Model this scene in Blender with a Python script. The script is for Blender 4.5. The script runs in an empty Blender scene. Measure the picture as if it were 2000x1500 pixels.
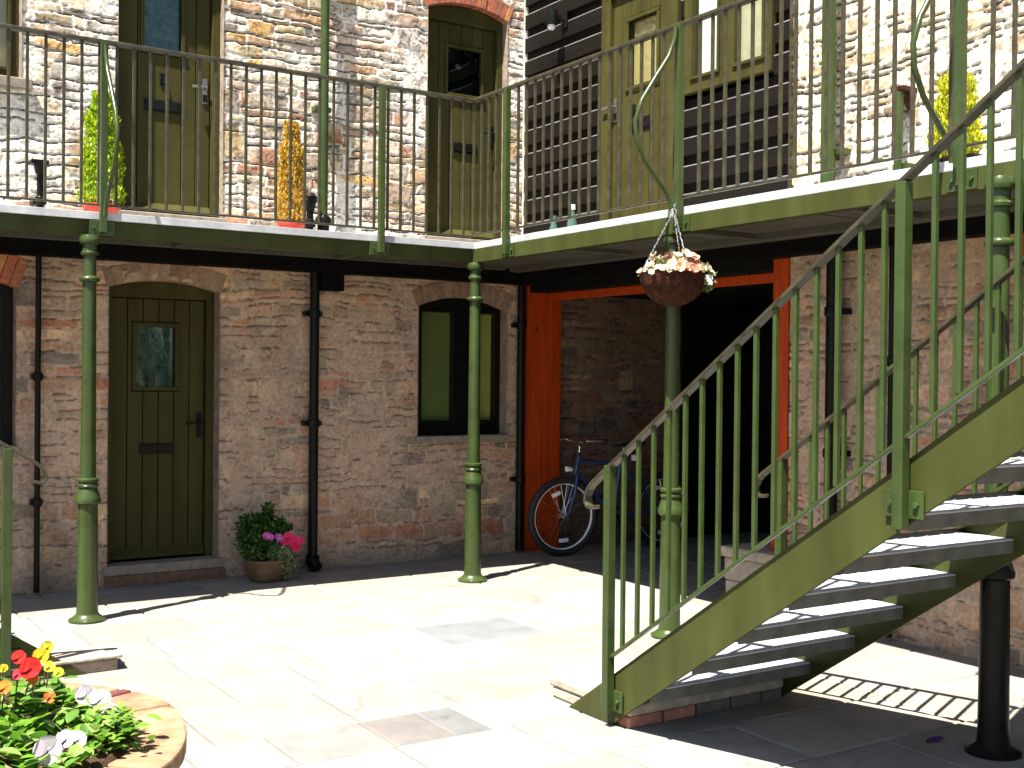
import bpy, bmesh, math, random
import numpy as np
from mathutils import Vector, Matrix

# ------------------------------------------------------------------ camera
SC = bpy.context.scene
COL = SC.collection
cam_d = bpy.data.cameras.new('camera')
cam_d.sensor_width = 36.0
cam_d.lens = 41.162
cam_d.clip_start = 0.05
cam_d.clip_end = 800
cam = bpy.data.objects.new('camera', cam_d)
COL.objects.link(cam)
R_ = Vector((0.838359, -0.545029, 0.009827)); U_ = Vector((-0.004089, 0.011738, 0.999923)); F_ = Vector((0.545102, 0.838335, -0.007612))
mw = Matrix.Identity(4)
for i in range(3):
    mw[i][0] = R_[i]; mw[i][1] = U_[i]; mw[i][2] = -F_[i]
mw[0][3], mw[1][3], mw[2][3] = -5.5275, -8.3149, 1.5
cam.matrix_world = mw
SC.camera = cam

# ------------------------------------------------------------------ sky, sun, exposure
SUN_DIR = Vector((0.42, 0.175, -1.0)).normalized()      # the way the light travels
elev = math.asin(-SUN_DIR.z)
az = math.atan2(-SUN_DIR.x, -SUN_DIR.y)                 # compass angle of the sun from +Y towards +X
world = bpy.data.worlds.new('World')
SC.world = world
world.use_nodes = True
wn = world.node_tree
sky = wn.nodes.new('ShaderNodeTexSky')
sky.sky_type = 'NISHITA'
sky.sun_disc = False
sky.sun_elevation = elev
sky.sun_rotation = az
wn.links.new(sky.outputs[0], wn.nodes['Background'].inputs[0])
wn.nodes['Background'].inputs[1].default_value = 0.05
sun_d = bpy.data.lights.new('sun', 'SUN')
sun_d.energy = 5.0
sun_d.angle = math.radians(0.5)
sun_d.color = (1.0, 0.95, 0.86)
sun = bpy.data.objects.new('sun', sun_d)
COL.objects.link(sun)
sun.rotation_euler = SUN_DIR.to_track_quat('-Z', 'Y').to_euler()
sun.location = (-6, -6, 12)
SC.view_settings.view_transform = 'Standard'
SC.view_settings.look = 'None'
SC.view_settings.exposure = 2.0
SC.view_settings.gamma = 1.0
SC.render.engine = 'CYCLES'
SC.cycles.max_bounces = 8
SC.cycles.diffuse_bounces = 5
SC.cycles.transparent_max_bounces = 12
SC.cycles.use_denoising = True
SC.cycles.sample_clamp_indirect = 6.0
SC.cycles.caustics_reflective = False
SC.cycles.caustics_refractive = False

rnd = random.Random(7)

# ------------------------------------------------------------------ materials
def new_mat(name):
    m = bpy.data.materials.new(name)
    m.use_nodes = True
    nt = m.node_tree
    return m, nt, nt.nodes['Principled BSDF']

def mat_basic(name, col, rough=0.5, metal=0.0, var=0.15, vscale=6.0, bump=0.0, bscale=60.0, attr=None, spec=0.5, coat=0.0, rvar=0.0):
    """base colour (or the colour attribute) mottled by noise, with a fine bump"""
    m, nt, p = new_mat(name)
    N, L = nt.nodes, nt.links
    tc = N.new('ShaderNodeTexCoord')
    nz = N.new('ShaderNodeTexNoise'); nz.inputs['Scale'].default_value = vscale; nz.inputs['Detail'].default_value = 6
    nz.inputs['Roughness'].default_value = 0.62
    L.new(tc.outputs['Object'], nz.inputs['Vector'])
    mr = N.new('ShaderNodeMapRange')
    mr.inputs['From Min'].default_value = 0.3; mr.inputs['From Max'].default_value = 0.7
    mr.inputs['To Min'].default_value = 1 - var; mr.inputs['To Max'].default_value = 1 + var
    L.new(nz.outputs['Fac'], mr.inputs['Value'])
    mx = N.new('ShaderNodeMix'); mx.data_type = 'RGBA'; mx.blend_type = 'MULTIPLY'; mx.inputs[0].default_value = 1.0
    if attr:
        at = N.new('ShaderNodeAttribute'); at.attribute_name = attr
        L.new(at.outputs['Color'], mx.inputs[6])
    else:
        mx.inputs[6].default_value = (*col, 1)
    L.new(mr.outputs[0], mx.inputs[7])
    L.new(mx.outputs[2], p.inputs['Base Color'])
    p.inputs['Roughness'].default_value = rough
    p.inputs['Metallic'].default_value = metal
    p.inputs['Specular IOR Level'].default_value = spec
    p.inputs['Coat Weight'].default_value = coat
    if rvar:
        r2 = N.new('ShaderNodeMapRange'); r2.inputs['From Min'].default_value = 0.3; r2.inputs['From Max'].default_value = 0.7
        r2.inputs['To Min'].default_value = max(0.03, rough - rvar); r2.inputs['To Max'].default_value = min(1, rough + rvar)
        L.new(nz.outputs['Fac'], r2.inputs['Value']); L.new(r2.outputs[0], p.inputs['Roughness'])
    if bump:
        n2 = N.new('ShaderNodeTexNoise'); n2.inputs['Scale'].default_value = bscale; n2.inputs['Detail'].default_value = 8
        n2.inputs['Roughness'].default_value = 0.65
        L.new(tc.outputs['Object'], n2.inputs['Vector'])
        b = N.new('ShaderNodeBump'); b.inputs['Strength'].default_value = 1.0; b.inputs['Distance'].default_value = bump
        L.new(n2.outputs['Fac'], b.inputs['Height']); L.new(b.outputs[0], p.inputs['Normal'])
    return m

def mat_leaf(name, attr='Col', transl=0.35, rough=0.5):
    m, nt, p = new_mat(name)
    N, L = nt.nodes, nt.links
    at = N.new('ShaderNodeAttribute'); at.attribute_name = attr
    L.new(at.outputs['Color'], p.inputs['Base Color'])
    p.inputs['Roughness'].default_value = rough
    p.inputs['Specular IOR Level'].default_value = 0.35
    tr = N.new('ShaderNodeBsdfTranslucent')
    L.new(at.outputs['Color'], tr.inputs['Color'])
    mx = N.new('ShaderNodeMixShader'); mx.inputs[0].default_value = transl
    L.new(p.outputs[0], mx.inputs[1]); L.new(tr.outputs[0], mx.inputs[2])
    L.new(mx.outputs[0], N['Material Output'].inputs[0])
    return m

def mat_glass(name, tint=(0.9, 0.95, 0.92), amount=1.0):
    m, nt, p = new_mat(name)
    N, L = nt.nodes, nt.links
    tb = N.new('ShaderNodeBsdfTransparent'); tb.inputs[0].default_value = (*tint, 1)
    gl = N.new('ShaderNodeBsdfGlossy'); gl.inputs['Roughness'].default_value = 0.02
    lw = N.new('ShaderNodeLayerWeight')                     # Schlick reflection, the same from both sides
    pw = N.new('ShaderNodeMath'); pw.operation = 'POWER'; pw.inputs[1].default_value = 5.0
    L.new(lw.outputs['Facing'], pw.inputs[0])
    ml = N.new('ShaderNodeMath'); ml.operation = 'MULTIPLY_ADD'; ml.inputs[1].default_value = 0.94 * amount; ml.inputs[2].default_value = 0.05 * amount
    L.new(pw.outputs[0], ml.inputs[0])
    tcn = N.new('ShaderNodeTexCoord'); nz = N.new('ShaderNodeTexNoise'); nz.inputs['Scale'].default_value = 3.0
    L.new(tcn.outputs['Object'], nz.inputs['Vector'])
    b = N.new('ShaderNodeBump'); b.inputs['Distance'].default_value = 0.004; b.inputs['Strength'].default_value = 0.5
    L.new(nz.outputs['Fac'], b.inputs['Height']); L.new(b.outputs[0], gl.inputs['Normal'])
    mx = N.new('ShaderNodeMixShader')
    L.new(ml.outputs[0], mx.inputs[0]); L.new(tb.outputs[0], mx.inputs[1]); L.new(gl.outputs[0], mx.inputs[2])
    L.new(mx.outputs[0], N['Material Output'].inputs[0])
    return m

def mat_wood(name, col, rough=0.5, grain=(3, 3, 0.25), dark=0.45, spec=0.35):
    m, nt, p = new_mat(name)
    p.inputs['Specular IOR Level'].default_value = spec
    N, L = nt.nodes, nt.links
    tc = N.new('ShaderNodeTexCoord')
    mp = N.new('ShaderNodeMapping'); mp.inputs['Scale'].default_value = grain
    L.new(tc.outputs['Object'], mp.inputs[0])
    nz = N.new('ShaderNodeTexNoise'); nz.inputs['Scale'].default_value = 7; nz.inputs['Detail'].default_value = 8; nz.inputs['Distortion'].default_value = 0.8
    L.new(mp.outputs[0], nz.inputs['Vector'])
    cr = N.new('ShaderNodeValToRGB')
    cr.color_ramp.elements[0].position = 0.30; cr.color_ramp.elements[0].color = (*[c * dark for c in col], 1)
    cr.color_ramp.elements[1].position = 0.58; cr.color_ramp.elements[1].color = (*col, 1)
    L.new(nz.outputs['Fac'], cr.inputs[0])
    vo = N.new('ShaderNodeTexVoronoi'); vo.inputs['Scale'].default_value = 2.6     # a few knots
    mp2 = N.new('ShaderNodeMapping'); mp2.inputs['Scale'].default_value = (2.2, 2.2, 1.2)
    L.new(tc.outputs['Object'], mp2.inputs[0]); L.new(mp2.outputs[0], vo.inputs['Vector'])
    kr = N.new('ShaderNodeMapRange'); kr.inputs['From Min'].default_value = 0.03; kr.inputs['From Max'].default_value = 0.12
    kr.inputs['To Min'].default_value = 0.25; kr.inputs['To Max'].default_value = 1
    L.new(vo.outputs['Distance'], kr.inputs['Value'])
    mx = N.new('ShaderNodeMix'); mx.data_type = 'RGBA'; mx.blend_type = 'MULTIPLY'; mx.inputs[0].default_value = 1
    L.new(cr.outputs[0], mx.inputs[6]); L.new(kr.outputs[0], mx.inputs[7])
    L.new(mx.outputs[2], p.inputs['Base Color'])
    b = N.new('ShaderNodeBump'); b.inputs['Distance'].default_value = 0.002
    L.new(nz.outputs['Fac'], b.inputs['Height']); L.new(b.outputs[0], p.inputs['Normal'])
    p.inputs['Roughness'].default_value = rough
    return m

M = {}
M['wall'] = mat_basic('rubble_masonry', (1, 1, 1), 0.92, var=0.28, vscale=38, bump=0.004, bscale=55, attr='Col', spec=0.2)
M['jamb'] = mat_basic('jamb_stone', (0.24, 0.185, 0.14), 0.9, var=0.35, vscale=14, bump=0.006, bscale=30, spec=0.2)
M['brick'] = mat_basic('arch_brick', (1, 1, 1), 0.9, var=0.3, vscale=25, bump=0.003, bscale=70, attr='Col', spec=0.2)
M['flag'] = mat_basic('sandstone_flags', (1, 1, 1), 0.8, var=0.16, vscale=5, bump=0.002, bscale=40, attr='Col', spec=0.3)
def stained(m):
    nt = m.node_tree; N, L = nt.nodes, nt.links
    p = N['Principled BSDF']; src = p.inputs['Base Color'].links[0].from_socket
    tc = N.new('ShaderNodeTexCoord')
    a = N.new('ShaderNodeTexNoise'); a.inputs['Scale'].default_value = 1.7; a.inputs['Detail'].default_value = 10; a.inputs['Distortion'].default_value = 1.6; a.inputs['Roughness'].default_value = .7
    L.new(tc.outputs['Object'], a.inputs['Vector'])
    r = N.new('ShaderNodeMapRange'); r.inputs['From Min'].default_value = .60; r.inputs['From Max'].default_value = .74; r.inputs['To Min'].default_value = 1; r.inputs['To Max'].default_value = .55
    L.new(a.outputs['Fac'], r.inputs['Value'])
    x = N.new('ShaderNodeMix'); x.data_type = 'RGBA'; x.blend_type = 'MULTIPLY'; x.inputs[0].default_value = 1
    L.new(src, x.inputs[6]); L.new(r.outputs[0], x.inputs[7]); L.new(x.outputs[2], p.inputs['Base Color'])
stained(M['flag'])
M['ground'] = mat_basic('gritty_ground', (0.17, 0.145, 0.12), 0.95, var=0.3, vscale=20, bump=0.004, bscale=90, spec=0.2)
M['slab'] = mat_basic('step_stone', (0.34, 0.29, 0.23), 0.85, var=0.3, vscale=16, bump=0.006, bscale=26, spec=0.2)
M['sill'] = mat_basic('sill_stone', (0.24, 0.20, 0.155), 0.85, var=0.25, vscale=20, bump=0.003, bscale=50, spec=0.2)
M['green'] = mat_basic('green_gloss_paint', (0.032, 0.051, 0.012), 0.30, var=0.16, vscale=9, bump=0.0012, bscale=25, rvar=0.10, spec=0.38)
M['fascia'] = mat_basic('green_satin_paint', (0.043, 0.049, 0.014), 0.42, var=0.14, vscale=3, bump=0.001, bscale=18, rvar=0.10, spec=0.10)
def worn(m, amount=.62, rust=(0.055, 0.028, 0.012), scale=11):
    nt = m.node_tree; N, L = nt.nodes, nt.links
    p = N['Principled BSDF']; src = p.inputs['Base Color'].links[0].from_socket
    tc = N.new('ShaderNodeTexCoord')
    a = N.new('ShaderNodeTexNoise'); a.inputs['Scale'].default_value = scale; a.inputs['Detail'].default_value = 12; a.inputs['Roughness'].default_value = .72; a.inputs['Distortion'].default_value = .6
    L.new(tc.outputs['Object'], a.inputs['Vector'])
    r = N.new('ShaderNodeMapRange'); r.inputs['From Min'].default_value = amount; r.inputs['From Max'].default_value = amount + .06
    L.new(a.outputs['Fac'], r.inputs['Value'])
    x = N.new('ShaderNodeMix'); x.data_type = 'RGBA'
    L.new(r.outputs[0], x.inputs[0]); L.new(src, x.inputs[6]); x.inputs[7].default_value = (*rust, 1); L.new(x.outputs[2], p.inputs['Base Color'])
    b = N.new('ShaderNodeTexNoise'); b.inputs['Scale'].default_value = 2.2; b.inputs['Detail'].default_value = 6
    mp = N.new('ShaderNodeMapping'); mp.inputs['Scale'].default_value = (3, 3, .4); L.new(tc.outputs['Object'], mp.inputs[0]); L.new(mp.outputs[0], b.inputs['Vector'])
    q = N.new('ShaderNodeMapRange'); q.inputs['From Min'].default_value = .35; q.inputs['From Max'].default_value = .7; q.inputs['To Min'].default_value = .78; q.inputs['To Max'].default_value = 1.15
    L.new(b.outputs['Fac'], q.inputs['Value'])
    y = N.new('ShaderNodeMix'); y.data_type = 'RGBA'; y.blend_type = 'MULTIPLY'; y.inputs[0].default_value = 1
    L.new(x.outputs[2], y.inputs[6]); L.new(q.outputs[0], y.inputs[7]); L.new(y.outputs[2], p.inputs['Base Color'])
worn(M['green'], .66); worn(M['fascia'], .66, scale=8)
M['olive'] = mat_basic('olive_door_paint', (0.046, 0.042, 0.012), 0.5, var=0.14, vscale=7, bump=0.0012, bscale=40, rvar=0.1, spec=0.08)
worn(M['olive'], .68, (0.030, 0.024, 0.014), 6)
M['rail'] = mat_basic('worn_rail_paint', (0.032, 0.028, 0.013), 0.42, var=0.5, vscale=14, bump=0.001, bscale=50, rvar=0.15)
M['black'] = mat_basic('black_gloss_paint', (0.006, 0.006, 0.005), 0.35, var=0.3, vscale=12, bump=0.001, bscale=40, rvar=0.1, spec=0.13)
M['tar'] = mat_basic('black_timber', (0.004, 0.0035, 0.003), 0.8, var=0.4, vscale=9, bump=0.003, bscale=30, spec=0.08)
M['clad'] = mat_wood('black_weatherboard', (0.0070, 0.0055, 0.0038), 0.6, grain=(3, 0.25, 3), dark=0.6, spec=0.12)
M['cladlip'] = mat_basic('lit_board_lip', (0.11, 0.108, 0.11), 0.4, var=0.35, vscale=16)  # paler than the boards: the sunlit glint along the lips is painted in
M['orange'] = mat_wood('orange_stained_timber', (0.46, 0.052, 0.002), 0.5, grain=(5, 5, 0.35), dark=0.6)
M['steel'] = mat_basic('galvanised_plate', (0.42, 0.43, 0.45), 0.5, metal=0.15, var=0.2, vscale=8, bump=0.0008, bscale=80, rvar=0.15)
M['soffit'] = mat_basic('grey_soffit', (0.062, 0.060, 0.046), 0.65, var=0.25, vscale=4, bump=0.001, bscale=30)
M['chrome'] = mat_basic('polished_metal', (0.75, 0.75, 0.74), 0.18, metal=1.0, var=0.08)
M['rubber'] = mat_basic('black_rubber', (0.012, 0.012, 0.012), 0.7, var=0.3, vscale=30)
M['blue'] = mat_basic('blue_bike_paint', (0.030, 0.060, 0.17), 0.3, var=0.12, vscale=12, coat=0.3)
M['white'] = mat_basic('white_plastic', (0.80, 0.80, 0.78), 0.35, var=0.06)
M['reflector'] = mat_basic('pale_reflector', (0.85, 0.87, 0.86), 0.15, var=0.05, coat=0.6)
M['terracotta'] = mat_basic('red_plastic_pot', (0.55, 0.045, 0.018), 0.35, var=0.12, vscale=9)
M['clay'] = mat_basic('mossy_clay_pot', (0.11, 0.065, 0.03), 0.85, var=0.45, vscale=14, bump=0.003, bscale=40)
M['coir'] = mat_basic('coir_basket', (0.050, 0.019, 0.010), 0.85, var=0.6, vscale=26, bump=0.016, bscale=38, spec=0.08)
M['soil'] = mat_basic('dark_soil', (0.050, 0.030, 0.018), 0.95, var=0.6, vscale=30, bump=0.012, bscale=60, spec=0.1)
M['leaf'] = mat_leaf('leaf', transl=0.42)
M['petal'] = mat_leaf('petal', transl=0.25, rough=0.8)
M['bark'] = mat_basic('bark', (0.07, 0.045, 0.025), 0.9, var=0.3, vscale=30)
M['glass'] = mat_glass('window_glass')
M['dullglass'] = mat_glass('door_glass', tint=(0.55, 0.65, 0.62))
M['greenblind'] = mat_basic('green_blind', (0.155, 0.175, 0.045), 0.8, var=0.12, vscale=2)
M['oliveblind'] = mat_basic('olive_blind', (0.46, 0.40, 0.10), 0.8, var=0.12, vscale=2)
M['creamblind'] = mat_basic('cream_blind', (0.50, 0.42, 0.28), 0.8, var=0.12, vscale=6)
M['yellowblind'] = mat_basic('yellow_blind', (0.42, 0.29, 0.10), 0.8, var=0.12, vscale=6)
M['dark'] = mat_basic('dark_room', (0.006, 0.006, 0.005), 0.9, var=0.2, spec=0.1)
M['lace'] = mat_basic('lace_curtain', (0.30, 0.33, 0.33), 0.9, var=0.75, vscale=22)
M['darksteel'] = mat_basic('dull_tread_edge', (0.10, 0.10, 0.09), 0.55, var=0.3, vscale=10, bump=0.0008, bscale=60, spec=0.2)
M['handle'] = mat_basic('dull_handle_metal', (0.22, 0.21, 0.19), 0.35, metal=0.8, var=0.2)
M['tag'] = mat_basic('white_card', (0.82, 0.82, 0.80), 0.6, var=0.04)
M['bottle'] = mat_basic('green_bottle', (0.05, 0.10, 0.08), 0.12, var=0.1, coat=0.5)
M['cream'] = mat_basic('cream_quoin_render', (0.62, 0.56, 0.48), 0.9, var=0.15, vscale=16, bump=0.003, bscale=50, spec=0.2)
M['rimstone'] = mat_basic('banded_sandstone', (1, 1, 1), 0.85, var=0.5, vscale=9, bump=0.003, bscale=45, attr='Col', spec=0.2)

# ------------------------------------------------------------------ mesh helpers
class MB:
    """collects verts and faces, builds ONE mesh object"""
    def __init__(s, T=None):
        s.v, s.f, s.c, s.T = [], [], [], (T or (lambda a, b, c: (a, b, c)))
        s.col = None
    def add(s, vs, fs):
        n = len(s.v)
        s.v += [s.T(*p) for p in vs]
        for f in fs:
            s.f.append(tuple(i + n for i in f)); s.c.append(s.col or (1, 1, 1))
    def box(s, a0, a1, b0, b1, c0, c1):
        a0, a1 = min(a0, a1), max(a0, a1); b0, b1 = min(b0, b1), max(b0, b1); c0, c1 = min(c0, c1), max(c0, c1)
        s.add([(a0, b0, c0), (a1, b0, c0), (a1, b1, c0), (a0, b1, c0), (a0, b0, c1), (a1, b0, c1), (a1, b1, c1), (a0, b1, c1)],
              [(0, 3, 2, 1), (4, 5, 6, 7), (0, 1, 5, 4), (1, 2, 6, 5), (2, 3, 7, 6), (3, 0, 4, 7)])
        return s
    def quad(s, *p):
        s.add(list(p), [tuple(range(len(p)))]); return s
    def prism(s, poly, axis, lo, hi):
        """poly: 2-D points in the other two axes (in order); extruded along axis 0,1,2"""
        def pt(p, h):
            q = list(p); q.insert(axis, h); return tuple(q)
        n = len(poly)
        s.add([pt(p, lo) for p in poly] + [pt(p, hi) for p in poly],
              [tuple(range(n))[::-1], tuple(range(n, 2 * n))] + [(i, (i + 1) % n, (i + 1) % n + n, i + n) for i in range(n)])
        return s
    def tube(s, pts, r, seg=10, cap=True):
        pts = [Vector(p) for p in pts]
        rs = r if isinstance(r, (list, tuple)) else [r] * len(pts)
        vs, fs = [], []
        prev = None
        for i, p in enumerate(pts):
            d = (pts[min(i + 1, len(pts) - 1)] - pts[max(i - 1, 0)]).normalized()
            if prev is None:
                a = d.orthogonal().normalized()
            else:
                a = (prev - d * prev.dot(d)).normalized()
            prev = a
            b = d.cross(a)
            for k in range(seg):
                t = 2 * math.pi * k / seg
                vs.append(tuple(p + (a * math.cos(t) + b * math.sin(t)) * rs[i]))
        for i in range(len(pts) - 1):
            for k in range(seg):
                fs.append((i * seg + k, i * seg + (k + 1) % seg, (i + 1) * seg + (k + 1) % seg, (i + 1) * seg + k))
        if cap:
            fs.append(tuple(range(seg))[::-1]); fs.append(tuple(range((len(pts) - 1) * seg, len(pts) * seg)))
        s.add(vs, fs); return s
    def lathe(s, prof, cx=0, cy=0, cz=0, seg=24, cap=True):
        vs, fs = [], []
        for r, z in prof:
            for k in range(seg):
                t = 2 * math.pi * k / seg
                vs.append((cx + r * math.cos(t), cy + r * math.sin(t), cz + z))
        for i in range(len(prof) - 1):
            for k in range(seg):
                fs.append((i * seg + k, i * seg + (k + 1) % seg, (i + 1) * seg + (k + 1) % seg, (i + 1) * seg + k))
        if cap:
            fs.append(tuple(range(seg))[::-1]); fs.append(tuple(range((len(prof) - 1) * seg, len(prof) * seg)))
        s.add(vs, fs); return s
    def torus(s, c, n, R, r, seg=40, sub=10, squash=1.0):
        c = Vector(c); n = Vector(n).normalized(); a = n.orthogonal().normalized(); b = n.cross(a)
        vs, fs = [], []
        for i in range(seg):
            t = 2 * math.pi * i / seg; d = a * math.cos(t) + b * math.sin(t)
            for k in range(sub):
                u = 2 * math.pi * k / sub
                vs.append(tuple(c + d * (R + r * math.cos(u)) + n * (r * squash * math.sin(u))))
        for i in range(seg):
            for k in range(sub):
                fs.append((i * sub + k, ((i + 1) % seg) * sub + k, ((i + 1) % seg) * sub + (k + 1) % sub, i * sub + (k + 1) % sub))
        s.add(vs, fs); return s
    def build(s, name, mat, parent=None, smooth=False, bevel=0.0, colors=False, origin=None):
        me = bpy.data.meshes.new(name)
        vs = s.v
        if origin is not None:
            vs = [(x - origin[0], y - origin[1], z - origin[2]) for x, y, z in s.v]
        me.from_pydata([tuple(v) for v in vs], [], s.f)
        if colors:
            at = me.color_attributes.new('Col', 'FLOAT_COLOR', 'CORNER')
            k = 0
            arr = np.ones((len(me.loops), 4), np.float32)
            for f, c in zip(s.f, s.c):
                arr[k:k + len(f), :3] = c; k += len(f)
            at.data.foreach_set('color', arr.ravel())
        bm = bmesh.new(); bm.from_mesh(me)
        bmesh.ops.recalc_face_normals(bm, faces=bm.faces)
        bm.to_mesh(me); bm.free()
        if smooth:
            me.polygons.foreach_set('use_smooth', [True] * len(me.polygons))
            try:
                me.set_sharp_from_angle(angle=math.radians(40))
            except Exception:
                pass
        me.materials.append(mat)
        o = bpy.data.objects.new(name, me)
        COL.objects.link(o)
        if origin is not None:
            o.location = origin
        if parent is not None:
            o.parent = parent
            o.matrix_parent_inverse = Matrix.Translation(-Vector(world_loc(parent)))
        if bevel:
            b = o.modifiers.new('bevel', 'BEVEL'); b.width = bevel; b.segments = 2; b.limit_method = 'ANGLE'; b.angle_limit = math.radians(40)
            b.harden_normals = False
        return o

def world_loc(o):
    l = Vector(o.location)
    p = o.parent
    while p is not None:
        # parts are linked with an inverse, so a part sits at its own location in world space
        return l if o.matrix_parent_inverse != Matrix.Identity(4) else l + Vector(world_loc(p))
    return l

def tag(o, label=None, cat=None, group=None, kind=None):
    if label: o['label'] = label
    if cat: o['category'] = cat
    if group: o['group'] = group
    if kind: o['kind'] = kind
    return o

def thing(name, label, cat, loc=(0, 0, 0), group=None):
    o = bpy.data.objects.new(name, None); COL.objects.link(o)
    o.location = loc; o.empty_display_size = 0.2
    return tag(o, label, cat, group)

def twin(o, parent):
    c = o.copy(); COL.objects.link(c)
    c.parent = parent
    c.matrix_parent_inverse = Matrix.Translation(-Vector(parent.location))
    return c

def TA(u, d, z): return (u, -d, z)      # wall A: plane y=0, u=x, outward -y
def TB(u, d, z): return (-d, u, z)      # wall B: plane x=0, u=y, outward -x

# ------------------------------------------------------------------ rubble masonry
def vnoise(x, y, scale, seed):
    g = np.random.default_rng(seed).random((128, 128))
    x = x / scale; y = y / scale
    xi = np.floor(x).astype(int); yi = np.floor(y).astype(int)
    fx = x - xi; fy = y - yi
    fx = fx * fx * (3 - 2 * fx); fy = fy * fy * (3 - 2 * fy)
    a = g[xi % 128, yi % 128]; b = g[(xi + 1) % 128, yi % 128]; c = g[xi % 128, (yi + 1) % 128]; d = g[(xi + 1) % 128, (yi + 1) % 128]
    return (a * (1 - fx) + b * fx) * (1 - fy) + (c * (1 - fx) + d * fx) * fy

def fbm(x, y, scale, seed, oct=4):
    s = 0; a = 0.5
    for k in range(oct):
        s = s + a * vnoise(x, y, scale / 2 ** k, seed + k); a *= 0.5
    return s / (1 - 0.5 ** oct)

LOWER = np.array((1.58, 1.50, 1.38)) * np.array([(.27, .165, .115), (.31, .20, .15), (.25, .19, .145), (.15, .125, .11), (.27, .135, .09), (.35, .25, .17), (.29, .19, .14), (.20, .165, .135), (.31, .205, .155), (.24, .15, .11)])
UPPER = np.array((1.06, 1.04, 1.03)) * np.array([(.54, .45, .34), (.42, .23, .15), (.34, .28, .22), (.58, .49, .37), (.48, .31, .20), (.62, .55, .44), (.50, .32, .13), (.30, .25, .21), (.56, .47, .36), (.42, .27, .18), (.62, .54, .43), (.40, .32, .20), (.36, .27, .20), (.54, .44, .32)])
PALE = np.array((1.10, 1.08, 1.04)) * np.array([(.56, .48, .36), (.48, .39, .28), (.60, .52, .40), (.42, .32, .22), (.54, .43, .31), (.36, .26, .18), (.58, .50, .39)])

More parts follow.
